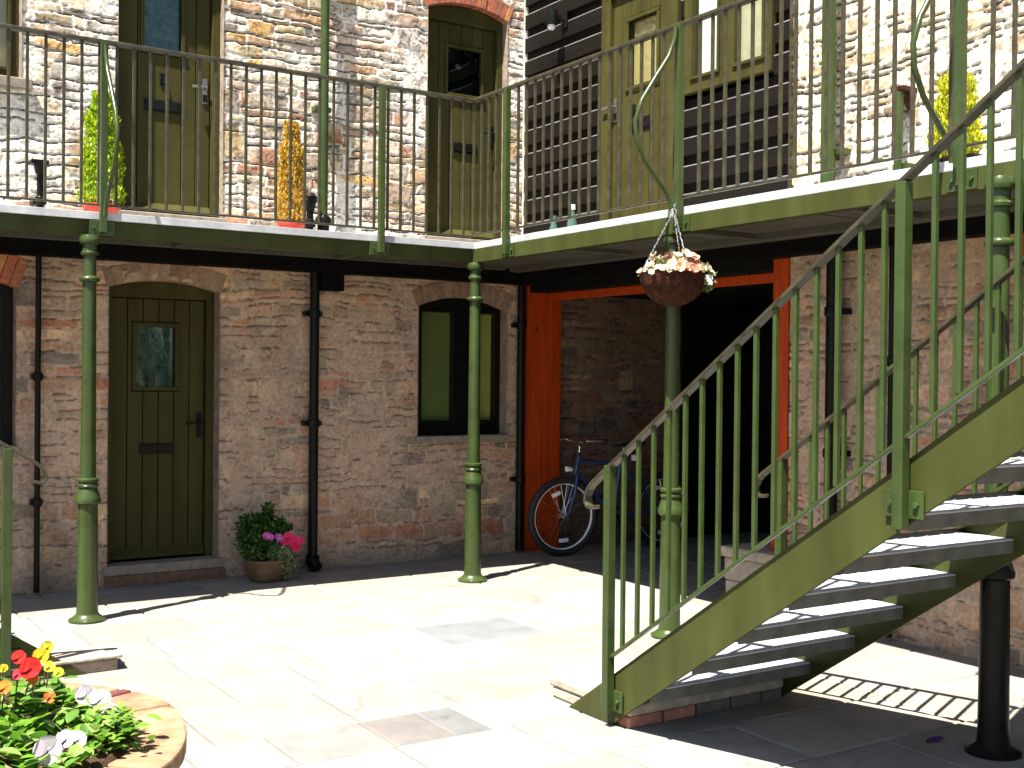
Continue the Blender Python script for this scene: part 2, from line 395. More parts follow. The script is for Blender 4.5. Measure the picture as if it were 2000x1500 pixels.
def masonry(name, T, ulines, zlines, hole, seed, split, parent, pal_low, pal_up, mort_low, mort_up, smear_low=0.55, smear_up=0.25, rel_low=1.0, rel_up=1.0, d0=0.0):
    """a wall face of coursed rubble: stones, flush pointing and joints as a dense height field with a colour per point"""
    rng = np.random.default_rng(seed)
    U, Z = np.meshgrid(ulines, zlines, indexing='ij')
    wu = U + (fbm(U, Z, 0.22, seed + 1) - .5) * 0.055 + (vnoise(U, Z, 0.05, seed + 2) - .5) * 0.016
    wz = Z + (fbm(U, Z, 0.5, seed + 3) - .5) * 0.085 + (vnoise(U, Z, 0.045, seed + 4) - .5) * 0.014 + (vnoise(U, Z, 0.16, seed + 5) - .5) * 0.020
    zmin, zmax = zlines[0] - .3, zlines[-1] + .3
    edges = [zmin]
    while edges[-1] < zmax:
        hs = [.045, .06, .075, .09, .11, .14] if edges[-1] < split else [.038, .050, .065, .080, .100, .130]
        edges.append(edges[-1] + rng.choice(hs, p=[.2, .25, .22, .16, .11, .06]) * rng.uniform(.85, 1.15))
    edges = np.array(edges)
    ci = np.clip(np.searchsorted(edges, wz) - 1, 0, len(edges) - 2)
    sid = np.zeros(U.shape, int); left = np.zeros(U.shape); right = np.zeros(U.shape)
    bot = edges[ci]; top = edges[ci + 1]
    nid = 0
    umin, umax = ulines[0] - .5, ulines[-1] + .5
    for c in range(len(edges) - 1):
        m = ci == c
        h = edges[c + 1] - edges[c]
        e = [umin - rng.uniform(0, .3)]
        while e[-1] < umax:
            e.append(e[-1] + float(np.clip(rng.lognormal(math.log(.22), .55), max(.06, h * .9), .65)))
        e = np.array(e)
        if m.any():
            k = np.clip(np.searchsorted(e, wu[m]) - 1, 0, len(e) - 2)
            sid[m] = nid + k; left[m] = e[k]; right[m] = e[k + 1]
        nid += len(e)
    area = (ulines[-1] - ulines[0]) * (zlines[-1] - zlines[0])
    for k in range(int(area * 3.2)):                      # bigger blocks through two courses
        w = rng.uniform(.14, .36); h = rng.uniform(.11, .22)
        a = rng.uniform(umin, umax); b = rng.uniform(zlines[0], zlines[-1])
        m = (wu > a) & (wu < a + w) & (wz > b) & (wz < b + h)
        sid[m] = nid; left[m] = a; right[m] = a + w; bot[m] = b; top[m] = b + h
        nid += 1
    du = np.minimum(wu - left, right - wu); dz = np.minimum(wz - bot, top - wz)
    up = 1 / (1 + np.exp(-(Z - split) * 60))              # 0 below the gallery, 1 above
    rr = .020 - .004 * up
    d = rr - np.sqrt(np.maximum(rr - du, 0) ** 2 + np.maximum(rr - dz, 0) ** 2)
    r_off = rng.normal(0, 1, nid + 1); r_tilt = rng.normal(0, 1, nid + 1); r_col = rng.random(nid + 1); r_joint = rng.uniform(.003, .010, nid + 1); r_sh = rng.uniform(.78, 1.2, nid + 1)
    j = r_joint[sid] * (1 - .15 * up)
    prof = np.clip((d - j) / (.009 - .003 * (Z > split)), 0, 1); prof = prof * prof * (3 - 2 * prof)
    smear = fbm(U, Z, 0.35, seed + 9)
    thr = smear_low * (1 - up) + smear_up * up
    sm = np.clip((smear - (1 - thr) + .12) / .16, 0, 1)   # pointing rubbed over the stones
    vis = prof * (1 - .80 * sm)
    rel = rel_low * (1 - up) + rel_up * up
    h = prof * (.004 + .0035 * r_off[sid] + .03 * r_tilt[sid] * (wz - bot) * .6) * (1 - .5 * sm)
    crack = np.clip(1.25 - np.abs(d - j * .35) / (.004 + .0015 * up), 0, 1) * (fbm(U, Z, .12, seed + 12) > .5 - .07 * up) * (dz <= du)
    h = h - crack * (.008 + .006 * up) + (fbm(U, Z, .05, seed + 10, 3) - .5) * .006 * (1 + .6 * up) + (fbm(U, Z, .6, seed + 11) - .5) * .02
    h = h * rel + d0
    pl = pal_low[(r_col[sid] * len(pal_low)).astype(int) % len(pal_low)]
    pu = pal_up[(r_col[sid] * len(pal_up)).astype(int) % len(pal_up)]
    stone = (pl * (1 - up[..., None]) + pu * up[..., None]) * r_sh[sid][..., None]
    blot = fbm(U, Z, .09, seed + 20)
    stone = stone * (.72 + .56 * blot)[..., None]
    lich = np.clip((fbm(U, Z, .14, seed + 21) - .60) / .08, 0, 1) * up * .38          # ochre lichen on the weathered storey
    stone = stone * (1 - lich[..., None]) + np.array((.38, .25, .07)) * lich[..., None]
    mort = np.array(mort_low) * (1 - up[..., None]) + np.array(mort_up) * up[..., None]
    mort = mort * (.78 + .44 * fbm(U, Z, .07, seed + 22))[..., None]
    colr = mort * (1 - vis[..., None]) + stone * vis[..., None]
    colr = colr * (1 - (.70 + .20 * up) * crack)[..., None]
    pit = np.clip((vnoise(U, Z, .016, seed + 30) * .6 + vnoise(U, Z, .05, seed + 31) * .4 - .60) / .08, 0, 1) * prof
    colr = colr * (1 - (.25 + .30 * up) * pit)[..., None]
    stain = np.clip((fbm(U, Z * .35, .5, seed + 23) - .60) / .2, 0, 1)
    colr = colr * (1 - .35 * stain[..., None] * (1 - up[..., None]))
    foot_tone = np.clip(1 - Z / .30, 0, 1) * (1 - up) * fbm(U, Z, .2, seed + 24)  # darker towards the foot of the wall
    colr = colr * (1 - .45 * foot_tone[..., None])
    nu, nz_ = U.shape
    if T is TA:
        co = np.stack([U, -h, Z], -1)
    else:
        co = np.stack([-h, U, Z], -1)
    idx = np.arange(nu * nz_).reshape(nu, nz_)
    q = np.stack([idx[:-1, :-1], idx[1:, :-1], idx[1:, 1:], idx[:-1, 1:]], -1).reshape(-1, 4)
    uc = ((U[:-1, :-1] + U[1:, 1:]) * .5).ravel(); zc = ((Z[:-1, :-1] + Z[1:, 1:]) * .5).ravel()
    keep = ~hole(uc, zc)
    q = q[keep]
    if T is not TA:
        q = q[:, ::-1]
    me = bpy.data.meshes.new(name)
    me.vertices.add(nu * nz_); me.vertices.foreach_set('co', co.reshape(-1).astype(np.float32))
    me.loops.add(q.size); me.loops.foreach_set('vertex_index', q.ravel().astype(np.int32))
    me.polygons.add(len(q))
    me.polygons.foreach_set('loop_start', (np.arange(len(q)) * 4).astype(np.int32))
    me.polygons.foreach_set('use_smooth', np.ones(len(q), bool))
    me.update(calc_edges=True)
    at = me.color_attributes.new('Col', 'FLOAT_COLOR', 'POINT')
    cc = np.ones((nu * nz_, 4), np.float32); cc[:, :3] = np.clip(colr.reshape(-1, 3), 0.01, .8)
    at.data.foreach_set('color', cc.ravel())
    me.materials.append(M['wall'])
    o = bpy.data.objects.new(name, me); COL.objects.link(o)
    if parent is not None:
        o.parent = parent
        o.matrix_parent_inverse = Matrix.Translation(-Vector(parent.location))
    return o

def lines(spans, snaps=()):
    """grid lines over consecutive (start, end, step) spans, moved onto the snap values"""
    out = []
    for a, b, s in spans:
        n = max(1, int(round(abs(b - a) / s)))
        out += list(np.linspace(a, b, n, endpoint=False))
    out.append(spans[-1][1])
    out = np.array(out)
    for s in snaps:
        out[np.argmin(np.abs(out - s))] = s
    return np.unique(out)

# ------------------------------------------------------------------ setting: ground and paving
g = MB(); g.quad((-150, -150, -.035), (150, -150, -.035), (150, 150, -.035), (-150, 150, -.035))
tag(g.build('ground', M['ground']), 'gritty brown ground between and beyond the paving flags', 'ground', kind='structure')

def paving():
    b = MB()
    rows = [1.2, .72, .25, -.2, -.75, -1.22, -1.70, -2.20, -2.69, -3.22, -3.74, -4.12, -4.62, -5.1, -5.65, -6.2, -6.7, -7.3, -7.9, -8.5, -9.2, -9.9, -10.6, -11.3, -12]
    r = random.Random(11)
    tones = [(.285, .25, .195), (.30, .265, .205), (.275, .245, .20), (.305, .26, .19), (.265, .245, .21), (.295, .245, .185), (.26, .245, .22), (.31, .275, .215)]
    special = {7: [(-1.93, (.142, .147, .152))], 10: [(-3.2, (.140, .125, .118)), (-2.98, (.128, .128, .128)), (-3.5, (.165, .16, .15))]}
    for k in range(len(rows) - 1):
        y1, y0 = rows[k], rows[k + 1]
        x = -9 + r.uniform(0, .5)
        if k == 7: cuts = [-9, -8.2, -7.5, -6.6, -5.9, -5.1, -4.5, -3.7, -3.05, -2.26, -1.61, -.9, -.3, .5, 1.2, 2.0, 2.7]
        elif k == 9: cuts = [-9, -8.1, -7.4, -6.7, -5.8, -5.2, -4.6, -3.95, -3.31, -2.80, -2.1, -1.4, -.8, -.1, .6, 1.3, 2.1, 2.7]
        elif k == 10: cuts = [-9, -8.3, -7.5, -6.8, -6.0, -5.4, -4.7, -4.1, -3.75, -3.33, -3.06, -2.88, -2.2, -1.5, -.7, 0, .7, 1.4, 2.0, 2.7]
        else:
            cuts = [-9]
            while cuts[-1] < 2.0: cuts.append(cuts[-1] + r.uniform(.42, 1.0))
            cuts[-1] = 2.7
        for a, c in zip(cuts[:-1], cuts[1:]):
            t = r.choice(tones); gm = sum(t) / 3; t = tuple(gm * .25 + v * .75 for v in t); s = r.uniform(.74, .86)
            col = tuple(v * s for v in t)
            for sx, sc in special.get(k, []):
                if a < sx < c: col = sc
            b.col = col
            j = .003
            dz = [r.uniform(-.0015, .0015) for _ in range(4)]
            A, Cc, Y0, Y1 = a + j, c - j, y0 + j, y1 - j
            e = .012
            top = [(A + e, Y0 + e, dz[0]), (Cc - e, Y0 + e, dz[1]), (Cc - e, Y1 - e, dz[2]), (A + e, Y1 - e, dz[3])]
            mid = [(A, Y0, dz[0] - .006), (Cc, Y0, dz[1] - .006), (Cc, Y1, dz[2] - .006), (A, Y1, dz[3] - .006)]
            low = [(p[0], p[1], -.034) for p in mid]
            fs = [(0, 1, 2, 3)]
            for q in range(4):
                w = (q + 1) % 4
                fs += [(4 + q, 4 + w, w, q), (8 + q, 8 + w, 4 + w, 4 + q)]
            b.add(top + mid + low, fs)
    # pointing between the flags
    b.col = (.14, .12, .09)
    b.quad((-9, -12, -.007), (2.7, -12, -.007), (2.7, 1.2, -.007), (-9, 1.2, -.007))
    return tag(b.build('paving', M['flag'], colors=True), 'pale sandstone flags laid across the courtyard', 'paving', kind='structure')
paving()

# ------------------------------------------------------------------ openings, doors, windows
def arc_z(u, u0, u1, zs, rise):
    """height of a segmental arch over [u0,u1]"""
    if rise <= 0: return zs + 0 * u
    w = (u1 - u0) / 2; c = (u0 + u1) / 2
    Rr = (w * w + rise * rise) / (2 * rise)
    return zs + np.sqrt(np.maximum(Rr * Rr - (u - c) ** 2, 0)) - (Rr - rise)

def arch_ring(T, root, u0, u1, zs, rise, thick, n, cols, zcap=99, proud=.010, depth=.15):
    b = MB(T); r = random.Random(int(abs(u0) * 100 + zs * 10))
    w = (u1 - u0) / 2; c = (u0 + u1) / 2
    Rr = (w * w + rise * rise) / (2 * rise); zc = zs + rise - Rr
    a0 = math.asin(min(1, (w + .012) / Rr))
    for k in range(n):
        t0 = -a0 + 2 * a0 * k / n + .0016 / Rr * 1.5; t1 = -a0 + 2 * a0 * (k + 1) / n - .0016 / Rr * 1.5
        kk = r.uniform(.78, 1.15); b.col = tuple(v * kk for v in r.choice(cols))
        pr = proud + r.uniform(-.003, .003)
        def P(t, R2):
            z = zc + R2 * math.cos(t)
            return (c + R2 * math.sin(t), min(z, zcap))
        p = [P(t0, Rr), P(t1, Rr), P(t1, Rr + thick), P(t0, Rr + thick)]
        vs = [(q[0], pr, q[1]) for q in p] + [(q[0], -depth, q[1]) for q in p]
        b.add(vs, [(0, 1, 2, 3), (7, 6, 5, 4), (0, 4, 5, 1), (1, 5, 6, 2), (2, 6, 7, 3), (3, 7, 4, 0)])
    b.col = tuple(v * .8 for v in cols[-1])               # joints
    for k in range(n):
        t0 = -a0 + 2 * a0 * k / n; t1 = -a0 + 2 * a0 * (k + 1) / n
        p = [(c + R2 * math.sin(t), min(zc + R2 * math.cos(t), zcap)) for t, R2 in ((t0, Rr + .002), (t1, Rr + .002), (t1, Rr + thick - .002), (t0, Rr + thick - .002))]
        b.add([(q[0], proud - .008, q[1]) for q in p], [(0, 1, 2, 3)])
    return b.build('brick_arch', M['brick'], root, colors=True, bevel=.002)

def jambs(T, root, u0, u1, z0, zs, rise, depth=.17, mat=None):
    o = None
    for u in (u0, u1):
        b = MB(T)
        b.quad((u, .012, z0), (u, -depth, z0), (u, -depth, zs), (u, .012, zs))
        o = b.build('jamb', mat or M['jamb'], root)
    if rise <= 0:
        b = MB(T); b.quad((u0, .012, zs), (u1, .012, zs), (u1, -depth, zs), (u0, -depth, zs)); b.build('lintel', mat or M['jamb'], root)
    return o

def door(T, root, u0, u1, z0, zs, rise, pane, zhead=None, fd=-.11, fw=.06, leafmat=None, glass=None, behind=None, letter=None, handle=None, knock=None, handside=1, planks=6, thresh=True, weather=True, label=None, frame_out=.045, hmat=None):
    """a boarded door: leaf with planks (the part), frame, pane, letter box, handle, knocker and threshold under it"""
    leafmat = leafmat or M['olive']
    b = MB(T)
    l0, l1 = u0 + fw, u1 - fw
    zb = z0 + .03
    zt = zhead or (zs - .02)
    f0, f1 = fd - .035, fd
    b.box(l0, l1, f0 - .008, f0, zb, zt) if not pane else None
    if pane:
        a0, a1, p0, p1 = pane
        for bx in ((l0, a0, zb, zt), (a1, l1, zb, zt), (a0, a1, zb, p0), (a0, a1, p1, zt)):
            b.box(bx[0], bx[1], f0 - .008, f0, bx[2], bx[3])
    n = planks
    ws = [(l0 + (l1 - l0) * k / n, l0 + (l1 - l0) * (k + 1) / n) for k in range(n)]
    for k, (a, c) in enumerate(ws):
        a += .003; c -= .003
        if pane and c > pane[0] and a < pane[1]:
            b.box(a, c, f0, f1, zb, pane[2] - .035)
            if zt - pane[3] > .1: b.box(a, c, f0, f1, pane[3] + .035, zt)
            if a < pane[0] - .03: b.box(a, pane[0] - .03, f0, f1, pane[2] - .035, pane[3] + .035)
            if c > pane[1] + .03: b.box(pane[1] + .03, c, f0, f1, pane[2] - .035, pane[3] + .035)
        else:
            b.box(a, c, f0, f1, zb, zt)
    leaf = b.build('door', leafmat, root, bevel=.003)
    if label: leaf['label'] = label
    f = MB(T)
    o = fd + frame_out
    f.box(u0 + .001, u0 + fw - .004, fd - .06, o, z0 + .02, zt + .005)
    f.box(u1 - fw + .004, u1 - .001, fd - .06, o, z0 + .02, zt + .005)
    us = np.linspace(u0 + .001, u1 - .001, 13)
    poly = [(u0 + .001, zt + .006), (u1 - .001, zt + .006)] + [(float(u), float(arc_z(u, u0, u1, zs, rise)) - .001) for u in us[::-1]]
    f.prism(poly, 1, fd - .06, o)
    f.build('frame', leafmat, leaf, bevel=.003)
    if pane:
        a0, a1, p0, p1 = pane
        t = MB(T); e = .028
        t.box(a0 - e, a1 + e, f1 - .004, f1 + .014, p1, p1 + e); t.box(a0 - e, a1 + e, f1 - .004, f1 + .016, p0 - e, p0)
        t.box(a0 - e, a0, f1 - .004, f1 + .012, p0, p1); t.box(a1, a1 + e, f1 - .004, f1 + .012, p0, p1)
        t.build('pane_bead', leafmat, leaf, bevel=.003)
        q = MB(T); q.box(a0, a1, f0 + .004, f0 + .009, p0, p1); q.build('pane', glass or M['dullglass'], leaf)
        if behind:
            q = MB(T); q.box(a0 - .01, a1 + .01, f0 - .030, f0 - .020, p0 - .03, p1 + .03); q.build('curtain', behind, leaf)
    if letter:
        c, z, w, h = letter
        t = MB(T); t.box(c - w / 2, c + w / 2, f1 - .002, f1 + .010, z - h / 2, z + h / 2); t.box(c - w / 2 + .02, c + w / 2 - .02, f1 + .010, f1 + .016, z - h / 2 + .015, z + h / 2 - .012)
        t.build('letter_box', M['black'], leaf, bevel=.003)
    if handle:
        c, z = handle
        t = MB(T); t.box(c - .018, c + .018, f1, f1 + .008, z - .11, z + .07)
        t.tube([(c, f1, z), (c, f1 + .05, z), (c - handside * .03, f1 + .055, z), (c - handside * .11, f1 + .055, z - .006)], .010, 8)
        t.build('handle', hmat or M['handle'], leaf, smooth=True)
        t = MB(T); t.box(c - .016, c + .016, f1 + .008, f1 + .011, z - .10, z - .045); t.build('keyhole', M['black'], leaf)
    if knock:
        c, z = knock
        t = MB(T); t.box(c - .020, c + .020, f1, f1 + .008, z - .035, z + .045); t.tube([(c - .016, f1 + .01, z + .02), (c - .018, f1 + .02, z - .01), (c, f1 + .022, z - .028), (c + .018, f1 + .02, z - .01), (c + .016, f1 + .01, z + .02)], .004, 6)
        t.build('knocker', M['black'], leaf, smooth=True)
    if weather:
        t = MB(T); t.prism([(f1, zb + .02), (f1 + .045, zb + .01), (f1 + .045, zb + .025), (f1, zb + .075)], 0, l0 + .002, l1 - .002)
        t.build('weather_board', leafmat, leaf, bevel=.002)
    if thresh:
        t = MB(T); t.box(u0 - .03, u1 + .03, -.15, .035, z0 - .05, z0 + .018); t.build('threshold', M['sill'], leaf, bevel=.006)
    return leaf

def window(T, root, u0, u1, z0, zs, rise, panes, zp0, zp1, mat, fd=-.09, blinds=None, sill=None, label=None):
    b = MB(T)
    us = np.linspace(u0 + .001, u1 - .001, 13)
    o0, o1 = fd - .05, fd
    lo = z0 + .001
    b.box(u0 + .001, u1 - .001, o0, o1, lo, zp0)
    poly = [(u0 + .001, zp1), (u1 - .001, zp1)] + [(float(u), float(arc_z(u, u0, u1, zs, rise)) - .001) for u in us[::-1]]
    b.prism(poly, 1, o0, o1)
    e = [u0 + .001] + [x for p in panes for x in p] + [u1 - .001]
    for a, c in zip(e[0::2], e[1::2]):
        b.box(a, c, o0, o1, zp0, zp1)
    w = b.build('window', mat, root, bevel=.003)
    if label: w['label'] = label
    fr = MB(T)
    for a, c in panes:
        for bx in ((a - .022, a, zp0 - .022, zp1 + .022), (c, c + .022, zp0 - .022, zp1 + .022), (a, c, zp0 - .022, zp0), (a, c, zp1, zp1 + .022)):
            fr.box(bx[0], bx[1], o1 - .002, o1 + .014, bx[2], bx[3])
    fr.build('frame', mat, w, bevel=.003)
    for k, (a, c) in enumerate(panes):
        q = MB(T); q.box(a, c, o0 + .02, o0 + .025, zp0, zp1); q.build('pane', M['glass'], w)
        if blinds and blinds[k]:
            q = MB(T); q.box(a - .01, c + .01, o0 - .016, o0 - .006, zp0 - .01, zp1 + .01); q.build('blind', blinds[k], w)
    if sill:
        q = MB(T); q.box(u0 - sill[0], u1 + sill[0], -.15, sill[1], z0 - sill[2], z0 - .001); q.build('sill', M['sill'], w, bevel=.006)
    return w

def pipe(T, root, u, d, z0, z1, r, mat, brackets=(), name='downpipe', shoe=False, label=None, collars=True):
    b = MB(T); b.tube([(u, d, z0), (u, d, z1)], r, 14)
    o = b.build(name, mat, root, smooth=True)
    if label: o['label'] = label
    for z in brackets:
        q = MB(T)
        if collars: q.lathe([(r + .004, -.03), (r + .010, -.024), (r + .010, .024), (r + .004, .03)], u, d, z, 14)
        q.box(u - r * 2.0, u + r * 2.0, 0.0, d - r * .5, z - .018, z + .018)
        q.build('pipe_bracket', mat, o, bevel=.002)
    if shoe:
        q = MB(T); q.tube([(u, d, z0 + .10), (u, d, z0 + .05), (u + .015, d + .05, z0 + .008)], [r * 1.5, r * 1.45, r * 1.3], 14)
        q.build('pipe_shoe', mat, o, smooth=True)
    return o

BRICKS = [(.40, .13, .06), (.42, .17, .08), (.36, .12, .07), (.45, .20, .09), (.30, .11, .07)]
DULLBRICKS = [(.28, .185, .125), (.30, .205, .14), (.27, .18, .125), (.30, .21, .15)]

# ================================================================== house along the left (wall A, plane y = 0)
HA = thing('stone_house', 'rubble stone house on the left with arched green doors on both storeys', 'house', (-3, 0, 0))
LD = (-3.455, -2.668, .13, 2.083, .062)          # lower door opening u0,u1,z0,spring,rise
LW = (-1.028, -.185, 1.0, 2.05, .085)            # lower window
UD1 = (-3.405, -2.655, 2.60, 4.47, .08)
UD2 = (-.968, -.205, 2.60, 4.47, .075)
FW = (-4.95, -4.055, 1.0, 2.05, .085)            # lower window cut by the left edge
FU = (-4.95, -4.03, 3.43, 4.47, .08)             # upper window cut by the left edge
OP = [LD, LW, UD1, UD2, FW, FU]
def holeA(u, z):
    m = np.zeros(u.shape, bool)
    for u0, u1, z0, zs, rise in OP:
        m |= (u > u0) & (u < u1) & (z > z0) & (z < arc_z(u, u0, u1, zs, rise) + .004)
    return m
ul = lines([(-7.5, -4.6, .04), (-4.6, 0, .0095)], [x for o in OP for x in o[:2]])
zl = lines([(-.03, 2.4, .0095), (2.4, 4.75, .0075), (4.75, 5.7, .04)], [o[2] for o in OP])
masonry('wall', TA, ul, zl, holeA, 21, 2.4, HA, LOWER, UPPER, (.44, .325, .235), (.78, .73, .65), .50, .42, .95, .85)
b = MB(); b.box(-7.5, .3, .30, .4, -.03, 5.7); b.box(-7.5, -7.4, .02, .3, -.03, 5.7); b.box(-7.5, .3, -.10, .45, 5.702, 5.80)
b.build('backing_wall', M['dark'], HA)
for o, thick, n, cols, cap in ((LD, .13, 13, DULLBRICKS, 2.262), (LW, .13, 13, DULLBRICKS, 2.262), (FW, .20, 15, BRICKS, 2.262), (UD1, .22, 17, BRICKS, 99), (UD2, .22, 17, BRICKS, 99), (FU, .22, 17, BRICKS, 99)):
    arch_ring(TA, HA, o[0], o[1], o[3], o[4], thick, n, cols, cap)
    jambs(TA, HA, *o, depth=.22)
door(TA, HA, *LD, fd=-.155, pane=(-3.222, -2.945, 1.392, 1.822), zhead=2.02, behind=M['lace'], letter=(-3.075, .945, .25, .075), handle=(-2.765, 1.13), planks=6, hmat=M['black'], label='dark boarded ground floor door with a letter box')
door(TA, HA, *UD1, pane=(-3.195, -2.930, 3.80, 4.28), zhead=4.40, behind=M['lace'], letter=(-3.06, 3.40, .26, .085), handle=(-2.755, 3.57), knock=(-3.062, 3.59), planks=6, label='upper olive door with a lace curtained light')
door(TA, HA, *UD2, pane=(-.715, -.395, 3.83, 4.205), zhead=4.40, behind=M['dark'], letter=(-.555, 3.385, .25, .085), handle=(-.275, 3.53), planks=6, hmat=M['black'], label='upper olive door under a brick arch in the corner')
window(TA, HA, *LW, [(-.950, -.655), (-.405, -.250)], 1.12, 2.012, M['black'], blinds=[M['greenblind'], M['oliveblind']], sill=(.02, .04, .060), label='window with green blinds, its olive frame coloured black for shade')  # olive frame coloured black, putting the shade under the gallery into the paint
window(TA, HA, *FW, [(-4.86, -4.56), (-4.44, -4.14)], 1.12, 2.0, M['black'], blinds=[M['dark'], M['dark']], sill=(.02, .05, .075))  # black again stands in for an olive frame in shade
window(TA, HA, *FU, [(-4.86, -4.54), (-4.44, -4.10)], 3.52, 4.38, M['olive'], blinds=[M['creamblind'], M['yellowblind']], sill=(.06, .06, .07))
# black timber plate under the gallery
b = MB(); b.box(-7.4, -.005, -.13, -.004, 2.262, 2.392); b.build('wall_plate', M['tar'], HA, bevel=.004)
b = MB(); b.box(-1.92, -1.735, -.125, -.003, 2.128, 2.259); b.build('beam_bracket', M['tar'], HA, bevel=.004)
b = MB(TA); b.col = (.17, .095, .06); b.box(LD[0] - .02, LD[1] + .05, .003, .03, .0, .078); b.build('door_step', M['brick'], HA, bevel=.006, colors=True)
# pipes
pipe(TA, HA, -1.955, .075, .02, 2.26, .036, M['black'], (1.12, 1.95), shoe=True, label='thick black downpipe by the plant pot')
pipe(TA, HA, -3.925, .06, .02, 2.26, .019, M['black'], (.62, 1.46), label='thin black downpipe left of the door')
pipe(TA, HA, -.072, .06, .02, 2.26, .034, M['black'], (.62, 1.92), label='black downpipe in the corner')
pipe(TA, HA, -1.90, .095, 2.62, 5.6, .033, M['green'], (3.5, 4.6), label='green upper downpipe', collars=False)
b = MB(TA); b.lathe([(.034, -.16), (.04, -.15), (.045, 0), (.060, .01), (.060, .05), (.045, .07)], -1.90, .095, 2.62, 14); b.build('pipe_shoe', M['black'], HA, smooth=True)
pipe(TA, HA, -3.93, .12, 2.46, 2.86, .022, M['black'], (2.62,), name='vent_pipe')
b = MB(TA); b.box(-3.995, -3.885, .06, .17, 2.855, 2.885); b.lathe([(.03, -.06), (.045, 0)], -3.93, .12, 2.855, 12); b.build('vent_cap', M['black'], HA, bevel=.003)
pipe(TA, HA, -2.02, .12, 2.46, 2.80, .026, M['black'], (2.62,), name='vent_pipe')
b = MB(TA); b.lathe([(.03, -.09), (.05, -.01), (.055, .02), (.03, .05)], -2.02, .12, 2.80, 12); b.build('vent_cap', M['black'], HA, smooth=True)

# ================================================================== house along the right (wall B, plane x = 0)
HB = thing('boarded_house', 'black boarded house wing with stone wall over an open orange framed passage', 'house', (0, -3, 0))
DR = (-5.6, -4.86, .385, 2.262, 0)
def holeB(u, z):
    return ((u > DR[0]) & (u < DR[1]) & (z > -.05) & (z < 2.262)) | ((u > -5.6) & (u < -4.66) & (z > 2.52) & (z < 4.6))
ub = lines([(-9.0, -5.6, .05), (-5.6, -4.86, .02), (-4.86, -3.045, .0095)], [-5.6, -4.86, -4.66])
zb_ = lines([(-.03, 4.6, .0095), (4.6, 5.7, .04)], [2.262, 2.52, 4.6])
masonry('wall', TB, ub, zb_, holeB, 77, 2.4, HB, LOWER, PALE, (.44, .325, .235), (.72, .67, .58), .50, .46, .95, .95)
b = MB(); b.box(.30, .4, -9, -3.06, -.03, 5.7); b.box(-.10, .5, -9, .35, 5.702, 5.80); b.box(.02, .3, -9, -8.9, -.03, 5.7)
b.build('backing_wall', M['dark'], HB)
b = MB(TB); b.box(-5.58, -4.68, -.20, -.12, 2.53, 4.59)
b.build('curtain', M['creamblind'], HB)
jambs(TB, HB, -5.6, -4.66, 2.52, 4.6, 0, mat=M['cream'])
# weatherboards above the passage
b = MB(TB); lip = MB(TB)
z = 2.462; y0, y1 = -3.042, -.014
gaps = [(-2.000, -1.105, 2.46, 4.50), (-2.905, -2.05, 3.47, 4.56)]
def spans(za, zb2):
    s = [(y0, y1)]
    for g0, g1, h0, h1 in gaps:
        if zb2 > h0 and za < h1:
            t = []
            for a, c in s:
                if g0 > a and g0 < c: t.append((a, g0))
                if g1 > a and g1 < c: t.append((g1, c))
                if g0 <= a and g1 >= c: continue
                if c <= g0 or a >= g1: t.append((a, c))
            s = t
    return s
bh = .1965
while z < 5.65:
    for a, c in spans(z, z + bh):
        b.box(a, c, -.02, .001, z, z + bh)                               # set-back of the joint
        b.box(a, c, .001, .030, z, z + .118)                             # face of the board
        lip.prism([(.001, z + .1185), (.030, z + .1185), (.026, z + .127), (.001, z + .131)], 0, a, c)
    z += bh
b.build('weatherboarding', M['clad'], HB)
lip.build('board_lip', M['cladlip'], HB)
b = MB(TB); b.box(-3.048, -3.0425, -.02, .034, 2.462, 5.65); b.build('edge_trim', M['rail'], HB)
b = MB(); b.box(-.040, .02, -.0135, -.0015, 2.462, 5.65); b.build('corner_bead', M['cream'], HB, bevel=.002)
b = MB(); b.box(.16, .2, -3.042, .3, 2.40, 5.7); b.build('backing_wall', M['dark'], HB)
door(TB, HB, -1.995, -1.110, 2.50, 4.47, 0.0, pane=(-1.745, -1.415, 3.66, 4.15), zhead=4.36, fd=.026, fw=.115, frame_out=.03, glass=M['glass'], behind=M['yellowblind'], letter=(-1.585, 3.365, .25, .095), handle=(-1.265, 3.54), handside=-1, knock=(-1.48, 3.475), planks=6, thresh=False, weather=False, label='lit olive door set in black boards')
window(TB, HB, -2.90, -2.055, 3.475, 4.55, 0, [(-2.82, -2.57), (-2.40, -2.15)], 3.585, 4.45, M['olive'], fd=.046, blinds=[M['creamblind'], M['white']], label='olive framed window in black boards')
# passage: orange linings, rough walls, ceiling and dark end
b = MB(); b.box(.004, .352, -.044, -.010, .0, 2.262)
for k in range(3): b.box(.015 + k * .115, .12 + k * .115, -.049, -.0445, .0, 2.262)
b.box(-.004, .012, -.052, -.005, 0.0, 2.261)
b.build('orange_post', M['orange'], HB, bevel=.002)
b = MB(); b.box(-.012, .30, -3.040, -2.905, .386, 2.262); b.build('orange_post', M['orange'], HB, bevel=.003)
b = MB(); b.box(.22, .26, -2.902, -.054, 2.140, 2.262); b.build('orange_header', M['orange'], HB, bevel=.003)
b = MB(); b.box(-.034, .1, -5.6, -4.648, 2.125, 2.259); b.build('orange_header', M['orange'], HB, bevel=.003)
masonry('passage_wall', TA, lines([(.353, 1.75, .018)]), lines([(-.03, 2.3, .018)]), lambda u, z: np.zeros(u.shape, bool), 5, 9, HB, LOWER * .42, UPPER, (.15, .10, .07), (.5, .45, .4), .4, .3, 1.0, 1.0)  # stones and mortar darkened in colour to stand for the passage shade
